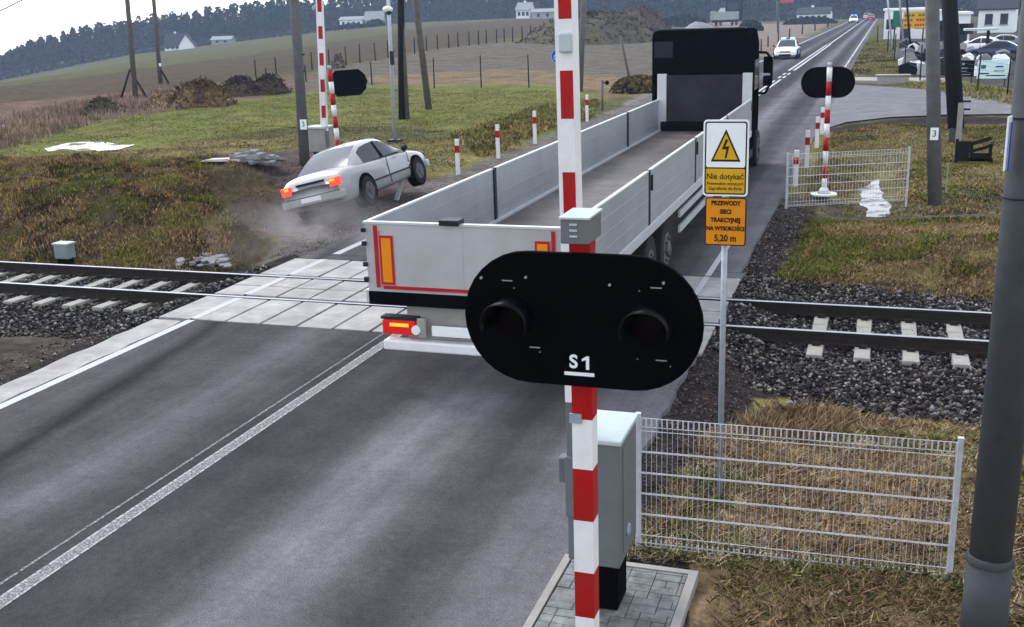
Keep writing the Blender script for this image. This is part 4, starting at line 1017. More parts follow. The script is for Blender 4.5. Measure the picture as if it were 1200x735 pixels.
M['mossy'] = pm('overgrown_soil', (.062, .052, .026), .95, var=.5, scale=.6, bump=1, dirt=.9, dirtcol=(.055, .042, .03))
mound('brush_heap', 238, 124, 78, 1.15, 4, 'hay', 'brown heap of brush on the meadow edge, left of two soil heaps', 'mound', seed=1)
mound('soil_heap', 282, 112, 50, 1.0, 3.5, 'soil', 'dark soil heap between the brown brush heap and the concrete mast', 'mound', seed=2)
mound('soil_heap', 316, 110, 44, 1.0, 3, 'soil', 'dark soil heap immediately left of the concrete mast', 'mound', seed=3)
mound('grass_heap', 120, 134, 36, .62, 3, 'mossy', 'small green brown heap at the foot of the reeds', 'mound', seed=4)
mound('straw_heap', 200, 124, 60, .5, 3, 'plank', 'flat pale straw heap beside the leftmost wooden pole', 'mound', seed=5)
bpy.data.objects['straw_heap'].data.materials[0] = pm('straw', (.24, .17, .095), .95, var=.5, scale=4, bump=1)
mound('soil_mound', 694, 48, 168, 3.6, 30, 'mossy', 'large overgrown soil mound behind the raised near arm', 'mound', seed=6, res=70)
mound('soil_mound', 750, 42, 74, 4.2, 22, 'soil', 'dark bare soil mound above the truck cab', 'mound', seed=7, res=60)
mound('gravel_heap', 820, 34, 32, 1.5, 10, 'sandgrey', 'grey gravel heap behind the truck cab, beside the parked tipper', 'mound', seed=8)
clods(bpy.data.objects['brush_heap'], 2600, .16, [(.12, .075, .035), (.17, .11, .05), (.06, .04, .02), (.09, .075, .03)])
clods(bpy.data.objects['soil_heap'], 1500, .13, [(.05, .035, .03), (.03, .022, .02), (.09, .06, .05)])
clods(bpy.data.objects['soil_heap.001'], 1500, .13, [(.05, .035, .03), (.03, .022, .02), (.09, .06, .05)])
clods(bpy.data.objects['grass_heap'], 800, .11, [(.08, .07, .03), (.06, .07, .025), (.04, .03, .02)])
clods(bpy.data.objects['straw_heap'], 1500, .14, [(.34, .25, .15), (.22, .16, .09), (.14, .10, .06)])
clods(bpy.data.objects['soil_mound'], 5000, .30, [(.055, .05, .022), (.075, .066, .03), (.04, .032, .022), (.06, .045, .03)])
clods(bpy.data.objects['soil_mound.001'], 2500, .28, [(.05, .038, .033), (.03, .024, .022), (.07, .055, .045)])
# stone pile, plank, debris
def blocks(name, c, n, spread, sz, mat, label, cat, seed=1):
    rd_ = random.Random(seed); q = MB()
    for k in range(n):
        s_ = (rd_.uniform(.6, 1.4)*sz, rd_.uniform(.5, 1.1)*sz, rd_.uniform(.2, .45)*sz)
        f = k/n; p = Vector((rd_.uniform(-1, 1)*spread*(1-f*.7), rd_.uniform(-1, 1)*spread*.6*(1-f*.7), s_[2]/2+f*sz*.7))
        R_ = Matrix.Rotation(rd_.uniform(-.25, .25), 3, 'X')@Matrix.Rotation(rd_.uniform(0, 3), 3, 'Z'); q.box(p, s_, 0, R=R_)
    o = q.build(name, mat, bevel=.02, label=label, cat=cat); o.location = c; return o
blocks('slab_pile', G(297, 191), 34, .75, .30, 'sandgrey', 'pile of broken grey concrete slabs left of the concrete mast', 'rubble')
pk = MB(); pk.prism([(-.55, 0), (.65, 0), (.62, .06), (.2, .07), (-.3, .05)], -.16, .16); o = pk.build('plank', 'plank', label='pale tapering board lying in the mud left of the slab pile', cat='board'); o.location = G(259, 192)+Vector((0, 0, .08)); o.rotation_euler = (0, 0, .1)
blocks('stone_apron', G(250, 302)+Vector((0, 0, -.12)), 60, .8, .17, 'sandgrey', 'rough stone apron at the left corner of the crossing', 'stonework', 4)
# slabs of concrete box at the junction
q_ = MB(); q_.b2(-.85, .85, -.3, .3, -.1, .42); q_.b2(-.95, .95, -.36, .36, .42, .5); o = q_.build('culvert_head', 'palecon', bevel=.02, label='low pale concrete block at the side road kerb', cat='concrete block'); o.location = G(1046, 98)
# grey relay box by the rails
rb = empty('relay_box', G(74, 310)+Vector((0, .1, 0)), 'small pale grey box on a dark foot beside the far rail, left side', 'relay box')
q_ = MB(); q_.b2(-.17, .17, -.12, .12, .12, .42); q_.build('housing', 'midgrey', rb, bevel=.01)
q_ = MB(); q_.b2(-.19, .19, -.14, .14, .42, .45); q_.build('lid', 'ltgrey', rb)
q_ = MB(); q_.b2(-.14, .14, -.09, .09, -.1, .12); q_.build('foot', 'black', rb)
# dark broken pallet on the right verge
dp = empty('broken_pallet', G(1119, 191), 'dark broken wooden frame leaning on the right verge by the twin poles', 'pallet')
R_ = Matrix.Rotation(rad(-18), 3, 'Y')
q_ = MB()
q_.box((.02, 0, .33), (.08, .06, .66)); q_.box((.45, 0, .55), (.9, .06, .10), 0, R=R_); q_.box((.48, 0, .10), (.95, .06, .09)); q_.box((.88, 0, .28), (.09, .06, .50)); q_.box((.45, .0, .34), (.9, .05, .09), 0, R=R_)
q_.box((.4, .01, .33), (.08, .06, .5)); q_.b2(.02, .35, -.035, -.03, .05, .6); q_.b2(.36, .85, -.03, -.02, .05, .28); q_.build('frame_boards', 'tarwood', dp)
# litter
lt = G(977, 697); q_ = MB(); q_.box((0, 0, .01), (.07, .04, .015), 0, rz=.3); q_.box((.03, .01, .025), (.05, .03, .01), 0, rz=1); o = q_.build('litter', 'signwhite', label='scrap of white litter in the dry grass below the near fence', cat='litter'); o.location = lt

# ------------------------------------------------------------------ vehicles
def wheel(parent, x, y, r, wd=.22, side=1, rimr=.62):
    q = MB(); q.tube((x-wd/2, y, r), (x+wd/2, y, r), r, r, 24); t = q.build('tyre', 'tyre', parent, bevel=.02)
    q = MB(); xo = x+side*(wd/2+.004); q.tube((xo-side*.02, y, r), (xo, y, r), r*rimr, r*rimr, 20)
    q.tube((xo, y, r), (xo+side*.02, y, r), r*.2, r*.15, 10, 0)
    for k in range(5):
        a = k*1.2566; q.box((xo+side*.004, y+math.cos(a)*r*.35, r+math.sin(a)*r*.35), (.012, r*.5, r*.12), 0, R=Matrix.Rotation(a, 3, 'X'))
    q.build('rim', 'rim', t); return t
def car(label, paint='carwhite', group=None, lit=False, police=False, grill=True, wagon=False, cat='car', hood=True):
    r = empty('parked_car' if not (lit or police) else 'car', (0, 0, 0), label, cat, group)
    st = [(-2.27, .42, .72, .70), (-2.20, .28, .86, .80), (-2.05, .22, .96, .855), (-1.75, .20, 1.0, .875), (-1.2, .19, .985, .885), (-.4, .18, .955, .89), (.5, .18, .94, .885), (1.05, .19, .925, .88),
          (1.5, .20, .87, .87), (1.9, .22, .80, .845), (2.12, .28, .71, .79), (2.24, .36, .60, .69)]
    q = MB(); vs = []; fs = []
    prof = lambda b_, t_, h_: [(0, b_), (h_*.86, b_), (h_*.985, b_+.10), (h_, b_+(t_-b_)*.45), (h_*.985, t_-(t_-b_)*.22), (h_*.93, t_-.06), (h_*.80, t_-.008), (h_*.4, t_+.012), (0, t_+.016)]
    for (y, b_, t_, h_) in st:
        pr = prof(b_, t_, h_); ring = [(x, y, z) for x, z in pr]+[(-x, y, z) for x, z in pr[-2:0:-1]]; vs += ring
    k = len(ring)
    for a in range(len(st)-1):
        for c in range(k): fs.append((a*k+c, a*k+(c+1) % k, (a+1)*k+(c+1) % k, (a+1)*k+c))
    fs += [tuple(range(k)), tuple(range(len(st)*k-1, (len(st)-1)*k-1, -1))]
    q.add(vs, fs, 0, True); body = q.build('body', paint, r)
    body.modifiers.new('s', 'SUBSURF').levels = 1; body.modifiers['s'].render_levels = 1
    # greenhouse: rear screen, roof, windscreen
    gy = [-1.62, -.92, .16, 1.02] if not wagon else [-2.1, -1.9, .12, .98]; zb_, zr_ = .95, 1.40
    y0_ = gy[0]; gs = [(y0_-.02, .965, .72), (y0_+.22, 1.13, .675), (gy[1]-.18, 1.28, .64), (gy[1]+.06, 1.375, .605), (gy[1]+.4, 1.415, .60), (-.15, 1.425, .60), (gy[2]-.05, 1.40, .60), (gy[2]+.18, 1.31, .625), (gy[2]+.52, 1.12, .68), (gy[3]+.06, .94, .745)]
    vs = []; sec = 9
    for (y, zt_, hw_) in gs:
        zb2 = .93; half = [(.80 if zt_ > 1.0 else hw_+.03, zb2), (hw_+.06+(.80-hw_-.06)*.35, zb2+(zt_-.09-zb2)*.6), (hw_+.045, zt_-.09), (hw_*.93, zt_-.018), (0, zt_+.022)]
        vs += [(x, y, z) for x, z in half]+[(-x, y, z) for x, z in half[-2::-1]]
    q = MB(); fs = []; ms = []; NS = len(gs)
    for a_ in range(NS-1):
        for c_ in range(sec-1):
            fs.append((a_*sec+c_, (a_+1)*sec+c_, (a_+1)*sec+c_+1, a_*sec+c_+1)); sidef = c_ in (0, 1, 6, 7); top_ = c_ in (3, 4)
            ms.append(0 if (sidef and a_ not in (0, 1)) else (1 if (sidef or c_ in (2, 5)) else (1 if 3 <= a_ <= 5 else 2)))
    wq = MB(); rq = MB(); sq = MB()
    for f, m_ in zip(fs, ms): (wq if m_ == 0 else rq if m_ == 1 else sq).f.append(f)
    for qq, nm_, mt_ in ((wq, 'side_window', 'glass'), (rq, 'roof', paint), (sq, 'windscreen', 'glasspale' if lit else 'glass')):
        qq.v = list(vs); qq.m = [0]*len(qq.f); qq.sm = [True]*len(qq.f); qq.build(nm_, mt_, r)
    q = MB()
    for s in (-1, 1):
        q.tube((s*.815, -.16, .93), (s*.655, -.18, 1.34), .03, .025, 6)
    q.build('pillar', 'steel', r)
    for s in (-1, 1):
        for wy in (-1.33, 1.33):
            q = MB(); q.tube((s*.70, wy, .34), (s*.897, wy, .34), .385, .385, 24); q.build('wheel_arch', 'black', r)
            wheel(r, s*.815, wy, .32, .21, s)
        q = MB(); q.ball((s*.98, .72, .98), .09, 10, 0, (1.1, .7, .8)); q.build('mirror', 'steel', r)
        q = MB(); q.b2(min(s*.888, s*.898), max(s*.888, s*.898), -1.0, 1.0, .46, .50)
        q.b2(min(s*.884, s*.894), max(s*.884, s*.894), -.16, -.14, .3, .93); q.b2(min(s*.884, s*.893), max(s*.884, s*.893), .93, .95, .3, .9); q.build('door_seam', 'steel', r)
        q = MB(); q.box((s*.64, -2.235, .74), (.27, .10, .19), 0, rz=s*.22); q.build('tail_lamp', 'taillit' if lit else 'redlens', r, bevel=.02)
        if lit: q = MB(); q.box((s*.60, -2.285, .785), (.12, .05, .05), 0, rz=s*.22); q.build('turn_lamp', 'taillamp2', r)
        q = MB(); q.box((s*.60, 2.16, .64), (.32, .10, .13), 0, rz=-s*.25); q.build('headlight', 'headlamp' if police else 'rim', r, bevel=.02)
    q = MB(); q.b2(-.80, .80, -2.36, -2.12, .36, .56); q.build('rear_bumper', paint, r, bevel=.05)
    q = MB(); q.b2(-.78, .78, -2.372, -2.358, .545, .56); q.b2(-.70, .70, -2.30, -2.2, .30, .365); q.build('bumper_trim', 'steel', r)
    q = MB(); q.b2(-.26, .26, -2.368, -2.36, .43, .53); q.build('licence_plate', 'signwhite', r)
    q = MB(); q.b2(-.36, .36, -2.262, -2.20, .80, .845); q.build('boot_trim', 'steel', r)
    q = MB(); q.b2(-.78, .78, 2.08, 2.30, .30, .50); q.build('front_bumper', paint, r, bevel=.05)
    q = MB(); q.b2(-.45, .45, 2.24, 2.315, .22, .40); q.b2(-.38, .38, 2.18, 2.25, .52, .62); q.build('grille', 'black', r)
    if police:
        q = MB(); q.b2(-.5, .5, -.45, -.25, 1.44, 1.52); bar = q.build('light_bar', 'steel', r)
        for s in (-1, 1): q = MB(); q.b2(min(s*.15, s*.52), max(s*.15, s*.52), -.47, -.23, 1.46, 1.58); q.build('beacon', 'bluelamp', bar, bevel=.02)
        q = MB()
        for s in (-1, 1): q.b2(min(s*.885, s*.897), max(s*.885, s*.897), -1.9, 1.8, .60, .76)
        q.build('blue_stripe', 'blue', r)
    return r
# crashed pale saloon
crash = car('pale silver saloon crashed at the left verge with lit red tail lamps, tilted in dust', 'carwhite', lit=True)
CR = Vector((-11.60, 23.25, .12)); crash.location = CR; crash.rotation_euler = (rad(1.5), rad(-13), rad(-2))
# police cars
pc = car('white patrol car with blue light bar driving towards the camera in the left lane', 'copwhite', group='patrol cars on the road', police=True)
g_ = G(924, 67); pc.location = (-8.0, g_.y-3.5, 0); pc.rotation_euler = (0, 0, math.pi); pc.scale = (1.12,)*3
g2 = G(1001, 23); copy_tree(pc, loc=(-7.7, 300, 0), rz=math.pi, label='distant patrol car with glowing blue lights at the far end of the road', scale=1.3)
rc = car('distant red car in the right lane near the vanishing end of the road', 'carred', group='far traffic'); rc.name = 'car'; rc.location = (-3.9, 330, 0); rc.scale = (1.3,)*3
rc2 = car('distant white van-like car beside the far red car', 'copwhite', wagon=True, group='far traffic'); rc2.name = 'car'; rc2.location = (-5.5, 372, 0); rc2.scale = (1.35,)*3

# ------------------------------------------------------------------ flatbed truck
TX0, TX1, TY0, TYH = -5.64, -3.17, 11.16, 28.9
tr = empty('flatbed_truck', ((TX0+TX1)/2, TY0, 0), 'long flatbed truck with grey aluminium drop sides and a black cab, crossing the rails', 'truck')
W2 = (TX1-TX0)/2; ZT, ZF = 2.03, 1.20; LB = TYH-TY0
def tp_(nm, mb, mats, parent=tr, bevel=0, **k): return mb.build(nm, mats, parent, bevel, **k)
# tailgate
q = MB(); q.b2(-W2+.02, W2-.02, 0, .05, ZF, ZT-.02); q.b2(-.19, .0, -.004, .0, ZF+.02, ZT-.03); tg = tp_('tailgate', q, 'alurear', bevel=.008)
q = MB(); q.b2(-W2+.0, W2, -.012, .06, ZT-.02, ZT+.005); tp_('top_rail', q, 'alutrim', tg)
q = MB(); q.b2(-W2+.13, -W2+.175, -.012, -.001, ZF+.05, ZT-.04); q.b2(W2-.18, W2-.135, -.012, -.001, ZF+.05, ZT-.04); tp_('edge_marking', q, 'redfilm', tg)
q = MB(); q.b2(-W2+.185, -W2+.205, -.010, -.001, ZF+.05, ZT-.1); q.b2(-W2+.36, -W2+.375, -.010, -.001, ZF+.06, ZT-.16); tp_('faded_marking', q, 'pinkfilm', tg)
q = MB(); q.b2(-W2+.22, W2-.2, -.012, -.001, ZF+.035, ZF+.075); tp_('lower_marking', q, 'redfilm', tg)
for cx in (-W2+.285, W2-.285):
    q = MB(); q.b2(cx-.085, cx+.085, -.014, -.0025, ZF+.09, ZT-.155); mp_ = tp_('marker_board', q, 'redfilm', tg)
    q = MB(); q.b2(cx-.06, cx+.06, -.018, -.0145, ZF+.12, ZT-.185); tp_('marker_face', q, 'amber', mp_)
q = MB()
for z in (ZF+.12, ZF+.3, ZF+.55, ZT-.12): q.b2(-W2-.02, -W2+.03, -.03, .02, z, z+.05); q.b2(W2-.03, W2+.02, -.03, .02, z, z+.05)
tp_('hinge', q, 'steel', tg)
q = MB(); q.b2(-.26, -.02, -.06, .14, ZT-.01, ZT+.055); tp_('latch', q, 'steel', tg, bevel=.01)
# sides with posts
lposts = [at(x, y, 1) for x, y in ()]
def side(s, posts):
    x0 = s*W2; edges = [0.05]+posts+[LB]
    for a, b_ in zip(edges[:-1], edges[1:]):
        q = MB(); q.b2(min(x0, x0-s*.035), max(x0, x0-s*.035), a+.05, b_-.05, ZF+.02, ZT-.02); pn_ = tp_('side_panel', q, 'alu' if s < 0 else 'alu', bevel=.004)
        q = MB(); q.b2(min(x0+s*.005, x0-s*.045), max(x0+s*.005, x0-s*.045), a+.05, b_-.05, ZT-.02, ZT+.003); tp_('top_rail', q, 'alutrim', pn_)
        q = MB()
        for k in (1, 2, 3): z = ZF+.02+k*.2; q.b2(min(x0-s*.034, x0-s*.039), max(x0-s*.034, x0-s*.039), a+.05, b_-.05, z, z+.006); q.b2(min(x0, x0+s*.004), max(x0, x0+s*.004), a+.05, b_-.05, z, z+.006)
        tp_('panel_rib', q, 'alurear', pn_)
    for a in posts:
        q = MB(); q.b2(min(x0+s*.012, x0-s*.06), max(x0+s*.012, x0-s*.06), a-.05, a+.05, ZF-.08, ZT+.01); tp_('stanchion', q, 'steel', bevel=.004)
    for a in posts+[.12, LB-.15]:
        q = MB(); q.b2(min(x0+s*.005, x0+s*.03), max(x0+s*.005, x0+s*.03), a+.09, a+.15, ZF+.52, ZT-.08); q.build('latch_handle', 'steel', tr)
    q = MB(); q.b2(min(x0+s*.02, x0-s*.03), max(x0+s*.02, x0-s*.03), .0, LB, ZF-.14, ZF+.015); tp_('side_rail', q, 'alutrim', bevel=.006)
    q = MB(); q.b2(min(x0-s*.04, x0-s*.11), max(x0-s*.04, x0-s*.11), .06, LB-.1, ZF+.0, ZF+.035); tp_('floor_edge', q, 'alutrim')
def ypost(px, py, x):
    v = ray(px, py); t = (ZT-CAM_H)/v.z; return v.y*t-TY0
PL = [ypost(562, 197, TX0), ypost(646, 160, TX0), ypost(706, 132, TX0)]
PR = [ypost(757, 200, TX1), ypost(811, 162, TX1)]
print('posts', PL, PR)
side(-1, PL); side(1, PR+[ypost(850, 136, TX1)])
q = MB(); q.b2(-W2+.03, W2-.03, .05, LB, ZF-.05, ZF); tp_('bed_floor', q, 'bedfloor')
# headboard
HB = 1.30
q = MB(); q.b2(-W2+.22, W2-.22, LB, LB+.06, ZF+.25, ZT+.62); q.b2(-W2+.1, W2-.1, LB-.1, LB+.06, ZF, ZF+.25, 1); tp_('headboard', q, ['headboard', 'black'], bevel=.006)
q = MB()
for s in (-1, 1): q.b2(min(s*(W2-.24), s*(W2+.0)), max(s*(W2-.24), s*(W2+.0)), LB-.06, LB+.06, ZF, ZT+.66)
tp_('headboard_pillar', q, 'alutrim', bevel=.01)
# chassis
q = MB()
for s in (-1, 1): q.b2(min(s*.38, s*.46), max(s*.38, s*.46), .3, LB+2, .75, ZF-.06)
for y in np.arange(.6, LB, 1.5): q.b2(-W2+.1, W2-.1, y, y+.08, ZF-.14, ZF-.05)
q.b2(-.9, .9, 11, LB-1, .55, 1.05)
tp_('chassis', q, 'black')
q = MB(); q.b2(-W2+.02, W2-.02, -.01, .10, ZF-.16, ZF-.005); tp_('rear_sill', q, 'black')
q = MB(); q.b2(-W2+.45, W2-.45, .10, .22, .62, ZF-.16); tp_('rear_crossmember', q, 'palecon')
q = MB(); q.b2(-W2+.19, W2-.19, -.06, .10, .50, .62); tp_('underride_bar', q, 'white', bevel=.02)
for s in (-1, 1):
    q = MB(); q.b2(min(s*(W2-.60), s*(W2-.18)), max(s*(W2-.60), s*(W2-.18)), -.03, .10, .69, .86); lampb = tp_('tail_lamp', q, 'redlens', bevel=.01)
    q = MB(); q.b2(min(s*(W2-.52), s*(W2-.28)), max(s*(W2-.52), s*(W2-.28)), -.036, -.03, .79, .83); tp_('turn_lamp', q, 'taillamp2', lampb)
    q = MB(); q.b2(min(s*(W2-.62), s*(W2-.16)), max(s*(W2-.62), s*(W2-.16)), -.02, .12, .87, .90); tp_('lamp_bracket', q, 'steel', lampb)
q = MB(); q.b2(-.42, .12, -.035, .0, .70, .82); lpq = tp_('licence_plate', q, 'signwhite', bevel=.004)
q = MB(); q.b2(-W2+.62, -.5, -.03, .02, .66, .90); tp_('bumper_plate', q, 'palecon', bevel=.02)
q = MB(); q.tube((-.62, -.05, .76), (-.62, .05, .76), .055, .055, 14); tp_('reflector', q, 'signwhite')
# wheels: three trailer axles, drive axle, front axle
def twheel(y, s, r=.50):
    q = MB(); x = s*(W2-.20); q.tube((x-.17, y, r), (x+.17, y, r), r, r, 28)
    t_ = tp_('tyre', q, 'tyre', bevel=.03)
    q = MB(); xo = x+s*.175; q.tube((xo-s*.01, y, r), (xo, y, r), r*.58, r*.56, 22); q.tube((xo, y, r), (xo+s*.05, y, r), .12, .09, 14, 0)
    for k in range(8): a = k*.785; q.tube((xo, y+.2*math.cos(a), r+.2*math.sin(a)), (xo+s*.02, y+.2*math.cos(a), r+.2*math.sin(a)), .018, .018, 6, 1)
    q.build('rim', ['rim', 'steel'], t_)
for y in (3.4, 4.75, 6.1, LB-1.6, LB+2.2):
    for s in (-1, 1): twheel(y, s)
q = MB()
for s in (-1, 1): q.b2(min(s*(W2-.42), s*(W2-.02)), max(s*(W2-.42), s*(W2-.02)), 2.6, 6.9, 1.0, 1.05)
tp_('mudguard', q, 'black')
q = MB()
for s in (-1, 1):
    for z in (.55, .82): q.b2(min(s*(W2-.06), s*(W2-.02)), max(s*(W2-.06), s*(W2-.02)), 7.3, LB-3.0, z, z+.12)
tp_('side_guard', q, 'alutrim')
# cab
CY0, CY1 = LB+.35, LB+2.75; cx0, cx1 = -1.47, 1.13; CZ = 3.80
prof = [(CY0, .9), (CY0, CZ-.18), (CY0+.12, CZ-.03), (CY0+.5, CZ), (CY1-.9, CZ-.02), (CY1-.25, CZ-.35), (CY1, 2.2), (CY1+.05, 1.2), (CY1, .55), (CY0+.3, .55)]
q = MB(); n = len(prof)
q.add([(cx0, *p) for p in prof]+[(cx1, *p) for p in prof], [tuple(range(n)), tuple(range(2*n-1, n-1, -1))]+[((k+1) % n, k, n+k, n+(k+1) % n) for k in range(n)])
cabm = tp_('cab', q, 'cabblack', bevel=.07)
q = MB(); q.box((cx0+.32, CY0-.004, CZ-.5), (.5, .01, .42)); tp_('rear_window', q, 'glass', cabm)
q = MB(); q.b2(cx1+.0, cx1+.006, CY0+1.1, CY1-.35, 2.15, 2.95); q.b2(cx0-.006, cx0, CY0+1.1, CY1-.35, 2.15, 2.95); tp_('side_window', q, 'glass', cabm)
q = MB(); q.box((-.17, CY0+.2, CZ+.01), (2.3, .22, .05)); tp_('roof_trim', q, 'steel', cabm, bevel=.02)
for s in (-1, 1):
    xo = cx1 if s > 0 else cx0
    q = MB(); q.path([(xo, CY1-.45, 3.12), (xo+s*.22, CY1-.35, 3.10), (xo+s*.36, CY1-.35, 2.9), (xo+s*.36, CY1-.35, 2.3), (xo+s*.2, CY1-.35, 2.0), (xo, CY1-.45, 2.0)], .035, 8); ma = tp_('mirror_arm', q, 'black', cabm)
    q = MB(); q.b2(min(xo+s*.14, xo+s*.38), max(xo+s*.14, xo+s*.38), CY1-.45, CY1-.3, 2.55, 3.0); q.b2(min(xo+s*.14, xo+s*.38), max(xo+s*.14, xo+s*.38), CY1-.45, CY1-.3, 2.2, 2.48); tp_('mirror', q, 'black', ma, bevel=.03)
q = MB(); q.b2(cx0+.02, cx1-.02, CY0+.1, CY1-.1, .35, .55); tp_('cab_step', q, 'steel', cabm)

# ------------------------------------------------------------------ far buildings
def house(name, base_px, wpx, h_w, h_r, dep, rz, wall, roof, label, wins=3, cat='house', dist=None, gable=True, chimney=True, zoff=0):
    p = G(*base_px)
    if dist:
        v = ray(*base_px); v = v/math.hypot(v.x, v.y); p = Vector((v.x*dist, v.y*dist, 0)); p.z = min(h1(p.x, p.y), CAM_H+v.z*dist) if zoff else h1(p.x, p.y)
    wd = wpx/F*p.length; r = empty(name, p, label, cat, rz=rz)
    q = MB(); q.b2(-wd/2, wd/2, -dep/2, dep/2, -1, h_w)
    if gable:
        q.add([(-wd/2, -dep/2, h_w), (-wd/2, dep/2, h_w), (-wd/2, 0, h_w+h_r), (wd/2, -dep/2, h_w), (wd/2, dep/2, h_w), (wd/2, 0, h_w+h_r)], [(0, 1, 2), (5, 4, 3)])
    q.build('wall', wall, r)
    ov = .4; q = MB(); e = dep/2+ov; zz = h_w-ov*h_r/(dep/2)
    if gable:
        for s in (-1, 1):
            a = [(-wd/2-ov, s*e, zz+.05), (wd/2+ov, s*e, zz+.05), (wd/2+ov, 0, h_w+h_r+.12), (-wd/2-ov, 0, h_w+h_r+.12)]
            a2 = [(x, y, z+.18) for x, y, z in a]; q.add(a+a2, [(0, 1, 2, 3), (7, 6, 5, 4), (0, 4, 5, 1), (1, 5, 6, 2), (3, 2, 6, 7), (0, 3, 7, 4)])
    else: q.b2(-wd/2-.3, wd/2+.3, -dep/2-.3, dep/2+.3, h_w, h_w+.35)
    ro = q.build('roof', roof, r)
    if chimney: q = MB(); q.b2(-wd*.12, -wd*.12+.7, .3, 1.0, h_w+h_r*.5, h_w+h_r+.9); q.build('chimney', wall, ro)
    for k in range(wins):
        x = -wd/2+wd*(k+.7)/(wins+.4); q = MB(); q.b2(x-.5, x+.5, -dep/2-.06, -dep/2-.003, h_w*.35, h_w*.8); wn = q.build('window', 'glass', r)
        q = MB(); q.b2(x-.58, x+.58, -dep/2-.09, -dep/2-.062, h_w*.3, h_w*.35); q.build('sill', 'wallgrey', wn)
    return r
hz = house('house', (208, 55), 22, 1.3, 4.2, 6.5, rad(18), 'wallwhite', 'roof', 'white house with a steep dark roof at the forest edge, left', 4, dist=425)
gz = house('house_gable', (220, 56), 10, 1.2, 3.7, 5.5, rad(110), 'wallwhite', 'roof', 'white gabled side wing beside the house at the forest edge', 1, dist=418, chimney=False); gz.name = 'house'
house('barn', (262, 49), 22, 1.5, 1.0, 5, rad(12), 'wallgrey', 'roofgrey', 'low grey barn right of the steep roofed house at the forest edge', 2, 'barn', dist=425, chimney=False)
house('house', (414, 26), 26, 3.2, 1.0, 6, rad(10), 'wallwhite', 'roofgrey', 'long white house left of the camera pole at the forest edge', 4, dist=418, chimney=False)
house('barn', (440, 25.5), 20, 2.4, 2.8, 7, rad(15), 'wallgrey', 'roofgrey', 'grey gabled barn directly right of the long white house', 1, 'barn', dist=416, chimney=False)
house('cottage', (616, 18.5), 16, 3, 2.4, 8, rad(5), 'wallwhite', 'roofgrey', 'small white cottage left of the near raised arm', 3, dist=410)
house('barn', (640, 19), 26, 2.4, 1.0, 8, 0, 'wallgrey', 'roofgrey', 'low pale shed between the small white cottage and the near raised arm', 2, 'barn', dist=405, chimney=False)
house('house', (855, 12), 18, 3.2, 1.4, 7, rad(-10), 'wallwhite', 'roofgrey', 'white house above the parked tipper', 4, dist=385)
house('house', (955, 13), 34, 2.3, 1.6, 7, rad(-5), 'wallwhite', 'roof', 'long white house with a dark roof left of the far end of the road', 5, dist=340)
# hedges in front of the houses, small trees
def leaf_blob(c, size, n, leaf, pal, shape='ball'):
    u = RNG.normal(0, 1, (n, 3)); u /= np.linalg.norm(u, axis=1)[:, None]; r_ = RNG.uniform(.35, 1, n)**.5
    P = u*r_[:, None]*np.array(size)/2; P[:, 2] = np.abs(P[:, 2])*1.0 if shape == 'hedge' else P[:, 2]
    P += np.array(c); N_ = n; a = RNG.normal(0, 1, (N_, 3)); a /= np.linalg.norm(a, axis=1)[:, None]; b_ = np.cross(a, RNG.normal(0, 1, (N_, 3))); b_ /= np.linalg.norm(b_, axis=1)[:, None]
    s = leaf*RNG.uniform(.5, 1.3, (N_, 1)); V = np.stack([P-a*s, P+b_*s*.8, P+a*s, P-b_*s*.8], 1)
    col = np.array(pal)[RNG.choice(len(pal), N_)]*RNG.uniform(.6, 1.4, (N_, 1)); return V.reshape(-1, 3), np.repeat(col, 4, 0)
DK = [(.010, .017, .009), (.016, .022, .011), (.022, .027, .014)]
def hedge(name, base_px, wpx, h, dep, label, dist=None, cat='hedge', pal=DK, n=700):
    p = G(*base_px)
    if dist: v = ray(*base_px); v = v/math.hypot(v.x, v.y); p = Vector((v.x*dist, v.y*dist, h1(v.x*dist, v.y*dist)))
    wd = wpx/F*p.length; V, c = leaf_blob((0, 0, 0), (wd, dep, 2*h), n, .55 if cat == 'hedge' else .13, pal, 'hedge')
    o = np_mesh(name, V, np.arange(len(V)).reshape(-1, 4), 'leaf', c, label=label, cat=cat); o.location = p
hedge('hedge', (415, 28.5), 56, 2.0, 3, 'dark hedge in front of the long white house', dist=408)
hedge('hedge', (440, 27), 24, 2.6, 3, 'dark hedge in front of the grey gabled barn', dist=404)
hedge('hedge', (800, 11), 60, 3.0, 4, 'dark hedge left of the white house above the truck cab', dist=300)
hedge('hedge', (950, 15), 60, 1.7, 4, 'dark hedge in front of the long white house by the road end', dist=300)
hedge('hedge', (880, 18), 26, 2.0, 4, 'dark bush right of the parked tipper', dist=230)
hedge('bush', (397, 80), 14, 1.5, 2, 'small leafless bush at the long field fence', cat='bush', pal=[(.09, .07, .05), (.06, .05, .035)], n=160)
hedge('bush', (760, 96), 60, .9, 3, 'low green brown bush left of the truck cab', cat='bush', pal=[tuple(v*.5 for v in c) for c in MG], n=7000)
bpy.data.objects['bush.001'].location = G(750, 108)

